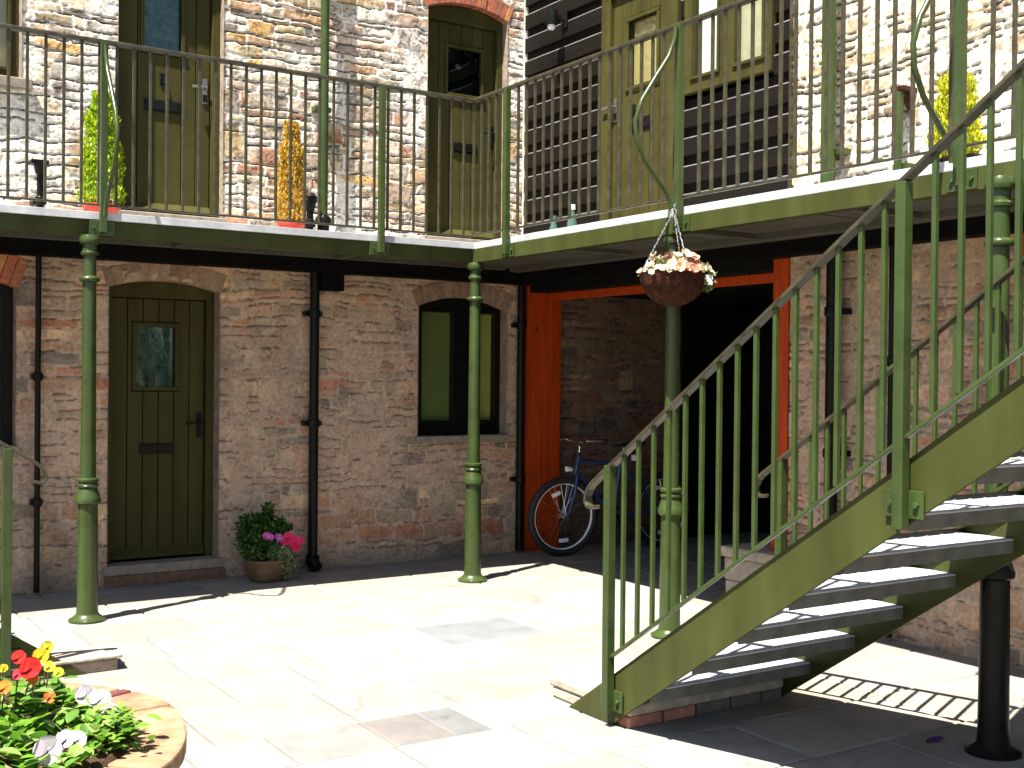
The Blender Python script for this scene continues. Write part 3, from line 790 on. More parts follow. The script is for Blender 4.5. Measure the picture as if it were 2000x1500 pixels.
b = MB(); b.box(1.202, 2.8, -3.05, .10, 2.202, 2.30); b.box(2.702, 2.8, -3.05, .1, -.03, 2.20); b.box(.301, 2.7, -3.12, -3.052, -.03, 2.3)
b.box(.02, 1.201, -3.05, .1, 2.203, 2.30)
b.box(1.752, 2.7, -.04, .03, -.03, 2.2)  # black panel instead of more wall, painting in the deep shade
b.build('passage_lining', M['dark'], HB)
b = MB(); b.box(2.64, 2.70, -2.2, -.8, 0.0, 2.05); b.build('passage_door', M['black'], HB, bevel=.004)
b = MB(TB); b.box(-8.9, -.134, .004, .13, 2.262, 2.392); b.build('wall_plate', M['tar'], HB, bevel=.004)
# stone block step below the right hand post
b = MB(); b.box(-.13, .5, -3.60, -2.56, .315, .384); b.box(-.10, .5, -3.60, -2.585, -.02, .16); b.box(-.105, .5, -3.60, -2.578, .162, .313)
b.build('entrance_step', M['slab'], HB, bevel=.012)
pipe(TB, HB, -3.468, .085, .39, 2.26, .040, M['black'], (1.05, 1.9), label='thick black downpipe right of the passage')
pipe(TB, HB, -3.885, .06, .02, 2.26, .020, M['black'], (.9, 1.6), label='thin black downpipe on the right wall')
pipe(TB, HB, -3.43, .10, 2.46, 5.6, .045, M['green'], (2.86, 4.4), label='green upper downpipe on the pale stone', collars=False)
pipe(TB, HB, -3.945, .10, 2.46, 3.12, .026, M['green'], (2.7,), name='vent_pipe', collars=False)
b = MB(TB); b.box(-3.99, -3.90, .0, .12, 3.122, 3.15); b.prism([(.0, 3.03), (.10, 3.12), (.0, 3.12)], 0, -3.96, -3.93); b.build('vent_cap', M['coir'], HB, bevel=.003)
# black lantern on the boards
WL = thing('wall_lamp', 'small black lamp on a bracket fixed to the black boards', 'lamp', (-.03, -.595, 4.38))
b = MB(); b.box(-.045, -.031, -.635, -.555, 4.30, 4.44); b.build('back_plate', M['black'], WL, bevel=.003)
b = MB(); b.tube([(-.045, -.595, 4.36), (-.12, -.595, 4.39), (-.16, -.595, 4.40)], .012, 8); b.build('arm', M['black'], WL, smooth=True)
b = MB(); b.lathe([(.02, .05), (.045, .045), (.05, .0), (.05, -.07), (.035, -.075)], -.165, -.595, 4.38, 16); b.build('lamp_shade', M['black'], WL, smooth=True)
b = MB(); b.lathe([(.03, 0), (.032, -.02), (.02, -.035)], -.165, -.595, 4.304, 14); b.build('bulb', M['white'], WL, smooth=True)

# ================================================================== steel gallery round two sides
EA, EB = -1.0, -1.12            # front edges: y of the left arm, x of the right arm
GA = thing('gallery_walkway', 'green edged steel walkway running round the corner at first floor', 'walkway', (EB, EA, 2.31))
b = MB()
x = -7.4
while x < EB - .01:
    x2 = min(x + 1.22, EB - .002); b.box(x + .003, x2 - .003, EA + .012, -.004, 2.395, 2.452); x = x2
y = -8.9
while y < -.02:
    y2 = min(y + 1.24, -.006); b.box(EB + .012, -.004, y + .003, y2 - .003, 2.394, 2.453); y = y2
b.build('deck', M['steel'], GA, bevel=.002)
b = MB(); b.box(-7.4, EB + .011, EA - .029, EA + .0115, 2.412, 2.458); b.box(EB - .006, EB + .0115, -8.9, EA - .0065, 2.412, 2.458)  # left arm overhangs more than the right, shaped to shade its fascia
b.build('edge_strip', M['steel'], GA, bevel=.002)
def channel(lo, hi, along, name):
    b = MB()
    if along == 'x':
        b.box(lo, hi, EA - .010, EA - .002, 2.312, 2.411); b.box(lo, hi, EA - .002, EA + .05, 2.312, 2.320)
    else:
        b.box(EB - .010, EB - .002, lo, hi, 2.312, 2.411); b.box(EB - .002, EB + .05, lo, hi, 2.312, 2.320)
    return b.build(name, M['fascia'], GA, bevel=.002)
channel(-7.4, EB - .0105, 'x', 'fascia'); channel(-8.9, EA - .0105, 'y', 'fascia')
b = MB()
x = -7.3
while x < -1.3:
    b.box(x, x + 1.19, EA + .055, -.34, 2.376, 2.392); x += 1.215
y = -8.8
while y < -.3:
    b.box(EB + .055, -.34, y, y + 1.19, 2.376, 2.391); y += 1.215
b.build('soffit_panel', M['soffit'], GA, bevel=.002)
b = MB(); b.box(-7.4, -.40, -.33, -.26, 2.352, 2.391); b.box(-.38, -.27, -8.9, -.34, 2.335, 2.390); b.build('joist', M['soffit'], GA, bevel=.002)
bm_ = MB(); bm_.box(-1.06, -.335, -.03, .03, 2.30, 2.374)
for k, yy in enumerate((-1.9, -3.1, -4.3, -5.5, -6.7)):
    q = MB(); q.box(-1.06, -.335, yy - .02, yy + .02, 2.345, 2.3755); q.build('cross_bearer', M['soffit'], GA, bevel=.002)
for k, xx in enumerate((-1.9, -3.1, -4.3, -5.5)):
    q = MB(); q.box(xx - .02, xx + .02, -.945, -.335, 2.345, 2.3755); q.build('cross_bearer', M['soffit'], GA, bevel=.002)
# landing where the right stair arrives
b = MB(); b.box(-2.44, EB - .012, -8.9, -7.86, 2.395, 2.452); b.box(-2.44, EB - .012, -8.91, -8.90, 2.31, 2.45); b.box(-2.45, -2.44, -8.9, -7.86, 2.31, 2.452)
b.build('landing', M['steel'], GA, bevel=.002)

def bolt(b, c, n, r=.011, h=.012):
    c = Vector(c); n = Vector(n)
    b.tube([c, c + n * h], r, 6)

def newel(parent, x, y, z0, z1, w, out, plate_z, name='newel_post', reach=.004):
    """square post bolted to the face of the gallery or a stringer; out = unit vector away from the steelwork"""
    b = MB(); b.box(x - w / 2, x + w / 2, y - w / 2, y + w / 2, z0, z1)
    o = b.build(name, M['green'], parent, bevel=.003)
    q = MB()
    if abs(out[0]) > .5:
        px = x + (-out[0]) * (w / 2)
        q.box(px - .004, px + .004, y - .075, y + .075, plate_z - .045, plate_z + .045)
        for s in (-.05, .05): bolt(q, (px + out[0] * .004, y + s, plate_z), out)
    else:
        py = y + (-out[1]) * (w / 2)
        q.box(x - .075, x + .075, py - .004, py + reach, plate_z - .045, plate_z + .045)
        for s in (-.05, .05): bolt(q, (x + s, py + out[1] * .004, plate_z), out)
    q.build('fixing_plate', M['green'], o, bevel=.002)
    return o

def stay(parent, x, y, out, label=None):
    ox, oy = out
    prof = [(.01, 3.46), (.015, 3.40), (.06, 3.29), (.16, 3.15), (.25, 3.02), (.295, 2.90), (.285, 2.80), (.225, 2.69), (.14, 2.60), (.065, 2.525), (.035, 2.47), (.03, 2.43)]
    b = MB(); b.tube([(x + ox * p, y + oy * p, z) for p, z in prof], .013, 10)
    return b.build('bowed_stay', M['green'], parent, smooth=True)

RA = thing('balcony_railing', 'long railing of the left gallery before the sunlit rubble wall', 'railing', (-3, EA, 2.46), 'gallery railings')
RB = thing('balcony_railing', 'railing of the right gallery before the black boards and pale stone', 'railing', (EB, -4, 2.46), 'gallery railings')
b = MB(); b.box(-7.4, EB - .025, EA - .022, EA + .022, 3.478, 3.504); b.build('handrail', M['rail'], RA, bevel=.006)
b = MB(); b.box(EB - .022, EB + .022, -8.0, EA + .022, 3.4785, 3.5045); b.build('handrail', M['rail'], RB, bevel=.006)
b = MB(); b.box(-7.4, EB - .0105, EA - .010, EA + .010, 2.498, 2.511); b.build('bottom_rail', M['rail'], RA, bevel=.003)
b = MB(); b.box(EB - .010, EB + .010, -8.0, EA - .0105, 2.5285 - .022, 2.5285 - .009); b.build('bottom_rail', M['rail'], RB, bevel=.003)
bb = MB(); bb.box(-.0085, .0085, -.0085, .0085, 2.508, 3.480)
bal0 = bb.build('baluster', M['rail'], RA, bevel=.002)
xs = [-1.205 - .1025 * k for k in range(43)]
first = True
for x in xs:
    if first:
        bal0.location = (x, EA, 0); first = False; continue
    c = twin(bal0, RA); c.location = (x, EA, 0)
ys = [-1.0 - .0005, -1.105, -1.205, -1.305, -1.405] + [-1.585 - .1018 * k for k in range(50)]
for yv in ys:
    if abs(yv + 3.285) < .045 or abs(yv + 5.115) < .045: continue
    c = twin(bal0, RB); c.location = (EB, yv, 0)
newel(RA, -3.752, EA - .0495, 2.335, 3.478, .040, (0, -1, 0), 2.362, reach=.0195); newel(RA, -1.89, EA - .0495, 2.335, 3.478, .040, (0, -1, 0), 2.362, reach=.0195)
newel(RA, -5.7, EA - .0495, 2.335, 3.478, .040, (0, -1, 0), 2.362, reach=.0195)
for yv in (-1.493, -3.288, -5.117, -6.9): newel(RB, EB - .034, yv, 2.335, 3.478, .040, (-1, 0, 0), 2.362)
stay(RA, -3.752, EA - .070, (0, -1)); stay(RB, EB - .055, -3.288, (-1, 0)); stay(RB, EB - .055, -5.117, (-1, 0))

# cast iron columns
def column(x, y, label, foot='green'):
    r = thing('iron_column', label, 'column', (x, y, 0), 'columns under the gallery')
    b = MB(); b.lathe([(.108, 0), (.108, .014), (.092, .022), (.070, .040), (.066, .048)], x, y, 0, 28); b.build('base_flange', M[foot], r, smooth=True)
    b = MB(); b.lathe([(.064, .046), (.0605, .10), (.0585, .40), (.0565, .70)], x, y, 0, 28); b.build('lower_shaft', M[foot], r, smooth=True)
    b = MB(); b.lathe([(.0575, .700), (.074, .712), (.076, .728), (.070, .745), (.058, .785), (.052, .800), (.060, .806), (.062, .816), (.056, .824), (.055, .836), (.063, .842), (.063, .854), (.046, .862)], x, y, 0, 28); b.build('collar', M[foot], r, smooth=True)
    b = MB(); b.lathe([(.0455, .860), (.042, 1.4), (.039, 2.05), (.038, 2.19)], x, y, 0, 28); b.build('upper_shaft', M['green'], r, smooth=True)
    b = MB(); b.lathe([(.039, 2.030), (.056, 2.036), (.060, 2.044), (.060, 2.054), (.054, 2.062), (.0395, 2.068)], x, y, 0, 28); b.build('ring', M['green'], r, smooth=True)
    b = MB(); b.lathe([(.038, 2.188), (.050, 2.194), (.052, 2.206), (.042, 2.216), (.040, 2.255), (.056, 2.264), (.060, 2.276), (.060, 2.288), (.050, 2.311)], x, y, 0, 28); b.build('capital', M['green'], r, smooth=True)
    return r
column(-3.83, -1.055, 'green iron column in front of the dark ground floor door')
column(-1.117, -1.03, 'green iron column at the inner corner, before the green blinded window')
column(-1.075, -3.16, 'green iron column under the hanging basket, before the passage')
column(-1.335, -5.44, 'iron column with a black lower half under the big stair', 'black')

# ================================================================== right stair
SX0, SX1 = -2.42, -1.455
SLP = .676
ST = thing('steel_staircase', 'big green steel staircase rising to the right with grey open treads', 'staircase', (-1.94, -4.3, 0))
def ztop(y): return SLP * (-4.03 - y)
def zbot(y): return SLP * (-4.345 - y)
YE = -7.86
for sx, inn, dp in ((SX0, 1, 0), (SX1, -1, .045)):
    b = MB()
    b.prism([(-4.03, 0.002), (YE, ztop(YE)), (YE, zbot(YE) - dp), (-4.345 - dp / SLP, 0.002)], 0, sx, sx + inn * .010)
    dz = .010 * math.sqrt(1 + SLP * SLP)
    b.prism([(-4.04, .004), (YE, ztop(YE) - .001), (YE, ztop(YE) - .001 - dz), (-4.04 - dz / SLP, .004)], 0, sx + inn * .0105, sx + inn * .05)
    b.build('stringer', M['fascia'], ST, bevel=.002)
def tread_mb(k):
    z = .203 + .172 * k; yb = -4.592 - .254 * k; yf = yb + .262
    xa, xb = SX0 + .052, SX1 - .052
    b = MB()
    b.box(xa - .04, xb + .04, yb, yf, z - .006, z)
    for q in range(9):                                       # raised bars of the chequer pattern
        for w in range(4):
            xx = xa + .06 + q * .09 + (.04 if w % 2 else 0); yy = yb + .04 + w * .055
            b.prism([(xx, yy), (xx + .03, yy + .006), (xx + .032, yy + .010), (xx + .002, yy + .004)], 2, z + .0005, z + .003)
    return b
t0 = tread_mb(0).build('tread', M['steel'], ST, bevel=.0015)
b = MB(); b.box(SX0 + .0115, SX1 - .0115, -4.592, -4.586, .150, .1965)
l0 = b.build('tread_edge', M['darksteel'], t0, bevel=.001)
b = MB(); b.box(SX0 + .0115, SX1 - .0115, -4.336, -4.330, .150, .1965)
l1 = b.build('tread_edge', M['darksteel'], t0, bevel=.001)
b = MB(); b.box(SX0 + .0115, SX1 - .0115, -4.378, -4.356, .2035, .220)
l2 = b.build('nosing', M['black'], t0, bevel=.002)
for k in range(1, 13):
    c = twin(t0, ST); c.location = Vector(t0.location) + Vector((0, -.254 * k, .172 * k))
    for l in (l0, l1, l2):
        e = l.copy(); COL.objects.link(e); e.parent = c; e.matrix_parent_inverse = Matrix.Identity(4)
# railings of the stair
def stair_rail(x, y_newels, ylast):
    def hz(y): return 1.048 + .677 * (-4.25 - y)
    def bz(y): return .305 + .672 * (-4.365 - y)
    b = MB(); t = .016
    for ya, yb in ((-4.235, YE),):
        b.prism([(ya, hz(ya)), (yb, hz(yb)), (yb, hz(yb) - t * 1.2), (ya, hz(ya) - t * 1.2)], 0, x - .021, x + .021)
    curl = [(-4.235, hz(-4.235) - .010), (-4.212, hz(-4.212) - .018), (-4.196, hz(-4.2) - .04), (-4.195, hz(-4.2) - .066), (-4.212, hz(-4.2) - .085), (-4.24, hz(-4.2) - .088), (-4.262, hz(-4.2) - .08)]
    for (a, za), (c, zc) in zip(curl[:-1], curl[1:]):
        n = Vector((zc - za, -(c - a))).normalized() * .007
        b.prism([(a + n.x, za + n.y), (c + n.x, zc + n.y), (c - n.x, zc - n.y), (a - n.x, za - n.y)], 0, x - .020, x + .020)
    b.build('handrail', M['rail'], ST, bevel=.003)
    b = MB(); ya, yb = -4.365, YE; b.prism([(ya, bz(ya)), (yb, bz(yb)), (yb, bz(yb) - .016), (ya, bz(ya) - .016)], 0, x - .010, x + .010)
    b.build('bottom_rail', M['green'], ST, bevel=.002)
    y = -4.355; k = 0
    p = None
    while y > ylast:
        y -= .0955
        if any(abs(y - n) < .045 for n in y_newels): continue
        if p is None:
            yy = y
            b = MB(); b.box(x - .0085, x + .0085, yy - .0085, yy + .0085, bz(yy) - .004, hz(yy) - .014)
            p = b.build('baluster', M['green'], ST, bevel=.002)
        else:
            c = twin(p, ST); c.location = Vector(p.location) + Vector((0, y - yy, .677 * (yy - y)))
stair_rail(SX0 - .028, (-4.355, -5.862, -7.3), -7.75)
stair_rail(SX1 + .028, (-4.355, -5.862, -7.3), -7.75)
for xx, out in ((SX0 - .030, (-1, 0, 0)), (SX1 + .030, (1, 0, 0))):
    for yv, z0, z1, pz in ((-4.357, .06, 1.118, .115), (-5.862, 1.02, 2.128, 1.10), (-7.3, 1.99, 3.09, 2.07)):
        newel(ST, xx, yv, z0, z1, .040, out, pz)
# masonry first step the stair stands on
SB = thing('foot_step', 'stone slab on a few bricks at the foot of the big staircase', 'step', (-1.95, -4.2, 0))
b = MB(); b.prism([(-2.398, -4.44), (-1.475, -4.44), (-1.475, -3.80), (-2.28, -3.72), (-2.392, -3.84)], 2, .052, .098); b.prism([(-2.394, -4.15), (-1.48, -4.15), (-1.48, -3.82), (-2.275, -3.745), (-2.386, -3.855)], 2, .001, .0515); b.build('slab', M['slab'], SB, bevel=.012)
b = MB(); r = random.Random(4); x = -2.392
while x < -1.5:
    w = r.uniform(.17, .24); b.col = (.34, .15, .10) if x < -2.05 else (.13, .105, .09); b.box(x, min(x + w, -1.48), -4.43, -4.16, .0, .050); x += w + .012
b.build('brick_course', M['brick'], SB, bevel=.006, colors=True)

# ================================================================== left stair, mostly outside the picture
S2 = thing('steel_staircase', 'small foot of a second green stair at the left edge rising leftwards', 'staircase', (-4.3, -2.1, 0))
def z2(x): return SLP * (-4.13 - x)
YA, YB = -2.335, -1.86
for yy, inn, xs_, xb in ((YA, 1, -4.13, -4.44), (YB, -1, -4.42, -4.44)):
    b = MB(); XE = -7.3
    b.prism([(xs_, max(.002, z2(xs_))), (XE, z2(XE)), (XE, z2(XE) - .21), (xb, .002)] if xs_ == -4.13 else [(xs_, z2(xs_)), (XE, z2(XE)), (XE, z2(XE) - .21), (xb, .002), (xs_, .002)], 1, yy, yy + inn * .010)
    b.build('stringer', M['fascia'], S2, bevel=.002)
for k in range(12):
    b = MB(); zz = .203 + .172 * k; xb_ = -4.692 - .254 * k; b.box(xb_, xb_ + .262, YA + .0105, YB - .0105, zz - .006, zz); b.box(xb_, xb_ + .006, YA + .0105, YB - .0105, zz - .048, zz - .0065)
    b.build('tread', M['steel'], S2)
def h2(x): return 1.052 + .645 * (-4.36 - x)
b = MB(); b.prism([(-4.365, h2(-4.365)), (-7.2, h2(-7.2)), (-7.2, h2(-7.2) - .018), (-4.365, h2(-4.365) - .018)], 1, YA - .045, YA - .005)
cu = [(-4.365, h2(-4.365) - .01), (-4.342, h2(-4.342) - .018), (-4.330, h2(-4.33) - .045), (-4.336, h2(-4.33) - .066), (-4.36, h2(-4.33) - .074), (-4.385, h2(-4.33) - .066)]
for (a, za), (c, zc) in zip(cu[:-1], cu[1:]):
    n = Vector((zc - za, -(c - a))).normalized() * .007
    b.prism([(a + n.x, za + n.y), (c + n.x, zc + n.y), (c - n.x, zc - n.y), (a - n.x, za - n.y)], 1, YA - .044, YA - .006)
b.build('handrail', M['rail'], S2, bevel=.003)
newel(S2, -4.508, YA - .030, .05, 1.13, .042, (0, -1, 0), .12)
b = MB(); b.prism([(-4.53, .42), (-7.2, 2.2), (-7.2, 2.184), (-4.53, .404)], 1, YA - .035, YA - .015); b.build('bottom_rail', M['green'], S2)
x = -4.62
while x > -6.4:
    b = MB(); zz = .42 + .667 * (-4.53 - x); b.box(x - .0085, x + .0085, YA - .0335, YA - .0165, zz - .004, h2(x) - .014); b.build('baluster', M['green'], S2); x -= .0955
SF = thing('foot_step', 'rough stone slab at the foot of the small left stair', 'step', (-4.1, -2.2, 0))
b = MB(); b.prism([(-4.50, -2.345), (-3.955, -2.335), (-3.935, -2.10), (-4.46, -2.08)], 2, .062, .080); b.build('slab', M['slab'], SF, bevel=.006)
b = MB(); b.prism([(-4.49, -2.335), (-3.975, -2.325), (-3.96, -2.12), (-4.45, -2.10)], 2, .0, .0615); b.build('rubble_core', M['jamb'], SF, bevel=.012)

# ================================================================== foliage
def leaf_cloud(pts, size, cols, seed, up=.5, aspect=.5, jitter=.25):
    """many leaf-sized faces at the given points; cols: list of linear colours"""
    r = random.Random(seed)
    b = MB()
    for p in pts:
        s = size * r.uniform(.6, 1.35)
        d = Vector((r.gauss(0, 1), r.gauss(0, 1), r.gauss(0, 1) + up * 2)).normalized()
        a = d.orthogonal().normalized(); t = r.uniform(0, 6.28)
        a = a * math.cos(t) + d.cross(a) * math.sin(t)
        n = d.cross(a)
        c = Vector(p)
        col = r.choice(cols); k = r.uniform(1 - jitter, 1 + jitter); b.col = tuple(min(1, v * k) for v in col)
        w = s * aspect
        b.add([tuple(c), tuple(c + d * s * .45 + a * w * .5 + n * s * .08), tuple(c + d * s), tuple(c + d * s * .45 - a * w * .5 + n * s * .08)], [(0, 1, 2, 3)])
    return b

def blob_points(n, c, rx, ry, rz, seed, lumps=7, hollow=.35):
    r = random.Random(seed); out = []
    L = [Vector((r.uniform(-1, 1), r.uniform(-1, 1), r.uniform(-1, 1))).normalized() for _ in range(lumps)]
    while len(out) < n:
        v = Vector((r.uniform(-1, 1), r.uniform(-1, 1), r.uniform(-1, 1)))
        m = v.length
        if m > 1 or m < hollow: continue
        lim = .78 + .24 * max(0, max((v / max(m, 1e-4)).dot(q) for q in L)) ** 6 * r.uniform(.6, 1)
        if m > lim: continue
        out.append((c[0] + v.x * rx, c[1] + v.y * ry, c[2] + v.z * rz))
    return out

def conifer(x, y, z, pot_r, pot_h, h, w, cols, label, name='potted_conifer', potmat=None, trough=False, n=5200, group='potted conifers on the gallery', tip=.55):
    r = thing(name, label, 'potted plant', (x, y, z), group)
    b = MB()
    if trough:
        b.box(x - .10, x + .10, y - .17, y + .17, z, z + pot_h); b.build('pot', potmat, r, bevel=.008)
    else:
        b.lathe([(pot_r * .72, 0), (pot_r * .92, pot_h * .8), (pot_r * 1.04, pot_h * .8), (pot_r * 1.06, pot_h), (pot_r * .94, pot_h), (pot_r * .9, pot_h * .85), (.005, pot_h * .85)], x, y, z, 24); b.build('pot', potmat, r, smooth=True)
    b = MB(); b.tube([(x, y, z + pot_h * .8), (x + .004, y, z + pot_h + h * .5), (x, y, z + pot_h + h * .9)], [.012, .009, .004], 8); b.build('stem', M['bark'], r, smooth=True)
    rr = random.Random(int(abs(x * 100) + abs(y * 31))); pts = []
    while len(pts) < n:
        t = rr.random() ** .9
        rad = w / 2 * (min(1, (t / .12 + .45)) if t < .12 else 1) * (1 - max(0, (t - .12)) ** 1.7) ** tip
        rad *= 1 + .16 * math.sin(t * 23 + x) * math.sin(3 * t + 5)
        a = rr.uniform(0, 6.283); q = rad * math.sqrt(rr.uniform(.25, 1)) * (1 + .12 * math.sin(a * 5 + t * 9))
        pts.append((x + q * math.cos(a), y + q * math.sin(a), z + pot_h * .85 + t * h))
    leaf_cloud(pts, .030, cols, 5, up=1.3, aspect=.5).build('foliage', M['leaf'], r, colors=True)
    return r
LIME = [(.34, .46, .006), (.29, .42, .006), (.42, .52, .012), (.20, .34, .006), (.12, .22, .006)]
GOLD = [(.55, .33, .03), (.48, .27, .03), (.60, .40, .05), (.40, .22, .03), (.33, .25, .03)]
YELLOW = [(.50, .50, .02), (.42, .46, .02), (.55, .50, .03), (.34, .40, .02)]
conifer(-3.605, -.40, 2.453, .115, .135, .74, .27, LIME, 'lime green conifer in a red pot left of the upper door', potmat=M['terracotta'])
conifer(-2.285, -.40, 2.453, .095, .125, .72, .21, GOLD, 'golden brown conifer in a red pot by the upper downpipe', potmat=M['terracotta'], n=3400)
conifer(-.42, -4.56, 2.453, .1, .16, .44, .26, YELLOW, 'yellow green conifer in a black trough on the right gallery', potmat=M['black'], trough=True, n=3200, tip=.5)

# flower pot by the door
FP = thing('flower_pot', 'mossy clay pot of dark evergreen and pink flowers beside the black downpipe', 'flower pot', (-2.40, -.27, 0))
b = MB(); b.lathe([(.105, 0), (.13, .03), (.150, .10), (.155, .135), (.162, .138), (.162, .160), (.145, .160), (.14, .145), (.01, .145)], -2.40, -.27, 0, 28); b.build('pot', M['clay'], FP, smooth=True)
pts = blob_points(1700, (-2.43, -.25, .335), .205, .17, .175, 3) + blob_points(500, (-2.46, -.27, .23), .16, .15, .11, 4) + blob_points(160, (-2.27, -.27, .36), .09, .06, .04, 8) + blob_points(120, (-2.37, -.22, .49), .05, .05, .07, 9)
leaf_cloud(pts, .034, [(.045, .125, .014), (.03, .085, .012), (.07, .17, .02), (.02, .05, .01)], 8, up=.6, aspect=.6).build('evergreen_foliage', M['leaf'], FP, colors=True)
pts = blob_points(420, (-2.325, -.365, .20), .12, .08, .10, 5) + blob_points(120, (-2.27, -.41, .10), .07, .03, .09, 6)
leaf_cloud(pts, .032, [(.20, .28, .12), (.15, .22, .09), (.26, .34, .18)], 9, up=-.1, aspect=.4).build('trailing_foliage', M['leaf'], FP, colors=True)

def bloom(b, c, n, rad, cols, seed, petals=5, cup=.25, eye=None):
    """a flower of rounded overlapping petals facing n"""
    r = random.Random(seed)
    c = Vector(c); n = Vector(n).normalized(); a = n.orthogonal().normalized(); w = n.cross(a)
    for k in range(petals):
        t = 2 * math.pi * (k + r.uniform(-.15, .15)) / petals
        d = a * math.cos(t) + w * math.sin(t); s = n.cross(d)
        R2 = rad * r.uniform(.85, 1.12)
        col = r.choice(cols); kk = r.uniform(.85, 1.1); b.col = tuple(min(.95, v * kk) for v in col)
        base = c + n * (.002 * k)
        ring = [(0.0, .06), (.25, .40), (.5, .58), (.75, .60), (.92, .42), (1.0, .18)]
        L_ = []; Rr = []
        for q, wd in ring:
            h = n * (cup * R2 * q * q + r.uniform(-.03, .03) * R2)
            L_.append(tuple(base + d * R2 * q + s * R2 * wd + h)); Rr.append(tuple(base + d * R2 * q - s * R2 * wd + h))
        m = len(ring)
        b.add(L_ + Rr, [(i, i + 1, m + i + 1, m + i) for i in range(m - 1)])
    if eye:
        b.col = eye
        ring = [tuple(c + n * rad * .14 + (a * math.cos(t) + w * math.sin(t)) * rad * .17) for t in [i * math.pi / 3 for i in range(6)]]
        b.add(ring, [tuple(range(6))])
PINK = [(.75, .03, .13), (.80, .05, .16), (.68, .02, .10)]
MAUVE = [(.60, .12, .42), (.55, .08, .36), (.68, .22, .50)]
k = 0
r = random.Random(5)
for i in range(9):
    b = MB(); cx, cy, cz = -2.245 + r.uniform(-.075, .065), -.385 + r.uniform(-.03, .03), .275 + r.uniform(-.03, .03)
    cz -= (cx + 2.245) * .35
    bloom(b, (cx, cy, cz), (-.3 + r.uniform(-.3, .3), -1, .7), .034, PINK, i); b.build('flower', M['petal'], FP, colors=True)
for i in range(6):
    b = MB(); cx = -2.40 + r.uniform(-.05, .07)
    bloom(b, (cx, -.40 + r.uniform(-.03, .03), .325 - (cx + 2.40) * .25 + r.uniform(-.012, .012)), (-.3 + r.uniform(-.3, .3), -1, .7), .025, MAUVE, 30 + i); b.build('flower', M['petal'], FP, colors=True)

# hanging basket
HX, HY = -1.205, -3.31
HBK = thing('hanging_basket', 'round coir basket of cream and pink flowers hung from the bowed stay', 'hanging basket', (HX, HY, 1.89))
b = MB(); prof = [(.005, 0)] + [(.188 * math.sin(t), .175 - .175 * math.cos(t)) for t in [i * math.pi / 2 / 9 for i in range(1, 10)]] + [(.192, .182), (.18, .182), (.172, .165), (.01, .165)]
b.lathe(prof, HX, HY, 1.893, 28); b.build('bowl', M['coir'], HBK, smooth=True)
for t in (2.6, 4.5, .55):
    b = MB(); p0 = Vector((HX + .185 * math.cos(t), HY + .185 * math.sin(t), 2.07)); p1 = Vector((HX + .012 * math.cos(t), HY + .012 * math.sin(t), 2.405))
    n = 16
    for i in range(n):
        a = p0.lerp(p1, i / n); c = p0.lerp(p1, (i + .92) / n)
        b.tube([a, a.lerp(c, .5) + Vector((.002 * (-1) ** i, 0, 0)), c], [.0035, .0055, .0035], 6)
    b.build('chain', M['chrome'], HBK, smooth=True)
b = MB(); b.torus((HX, HY, 2.420), (0, 1, .2), .017, .004, 18, 8); b.tube([(HX, HY, 2.437), (HX + .004, HY, 2.455), (HX + .02, HY + .005, 2.47), (EB - .085, HY + .015, 2.455)], .004, 6); b.build('hook', M['chrome'], HBK, smooth=True)
pts = blob_points(520, (HX, HY, 2.085), .19, .19, .06, 15, hollow=0) + blob_points(150, (HX + .12, HY - .13, 2.03), .06, .05, .08, 17, hollow=0)
leaf_cloud(pts, .04, [(.10, .17, .04), (.16, .22, .06), (.22, .22, .10)], 16, up=.3, aspect=.55).build('foliage', M['leaf'], HBK, colors=True)
CREAMF = [(.55, .48, .33), (.58, .53, .40), (.52, .42, .27)]
PEACH = [(.54, .25, .15), (.55, .36, .25), (.50, .19, .13)]
ROSE = [(.45, .08, .10), (.48, .17, .24)]
r = random.Random(12)
for i in range(95):
    t = r.uniform(0, 6.283); q = .205 * math.sqrt(r.uniform(.05, 1))
    px, py = HX + q * math.cos(t), HY + q * math.sin(t)
    side = (px - HX) * .84 - (py - HY) * .545          # across the picture
    cols = CREAMF if side < -.02 else (PEACH if side < .12 else (ROSE if r.random() < .5 else CREAMF))
    if r.random() < .2: cols = CREAMF
    rr = .021 if side < -.04 else .032
    b = MB(); bloom(b, (px, py, 2.10 + (.045 if q < .13 else 0) + r.uniform(-.02, .03) - max(0, q - .16) * .7), (math.cos(t) * q * 5, math.sin(t) * q * 5 - .2, .8), rr * r.uniform(.8, 1.15), cols, 100 + i, cup=.5, eye=(.45, .42, .10))
    b.build('flower', M['petal'], HBK, colors=True)
b = MB(); b.box(-.022, .022, -.002, .002, -.055, .0); o = b.build('name_tag', M['tag'], HBK); o.location = (HX + .11, HY - .172, 2.065); o.rotation_euler = (0, .08, -.6)

# ================================================================== raised bed
BX, BY, BR = -5.15, -4.55, .785
BED = thing('raised_flower_bed', 'rounded stone flower bed with a pale sandstone rim at the lower left', 'flower bed', (BX, BY, 0))
def bed_r(t): return BR * (1 + .012 * math.sin(3 * t + 1) + .008 * math.sin(7 * t))
b = MB(); n = 72; vs = []; fs = []
for i in range(n):
    t = 2 * math.pi * i / n; R2 = bed_r(t) - .03
    vs += [(BX + R2 * math.cos(t), BY + R2 * math.sin(t), 0), (BX + R2 * math.cos(t), BY + R2 * math.sin(t), .345)]
for i in range(n):
    j = (i + 1) % n; fs.append((2 * i, 2 * j, 2 * j + 1, 2 * i + 1))
b.add(vs, fs); b.build('bed_wall', M['jamb'], BED, smooth=True)
r = random.Random(3); t = 0.0
RIM = [(.235, .145, .085), (.25, .16, .095), (.22, .135, .08), (.245, .165, .105)]
cuts = [0.0]
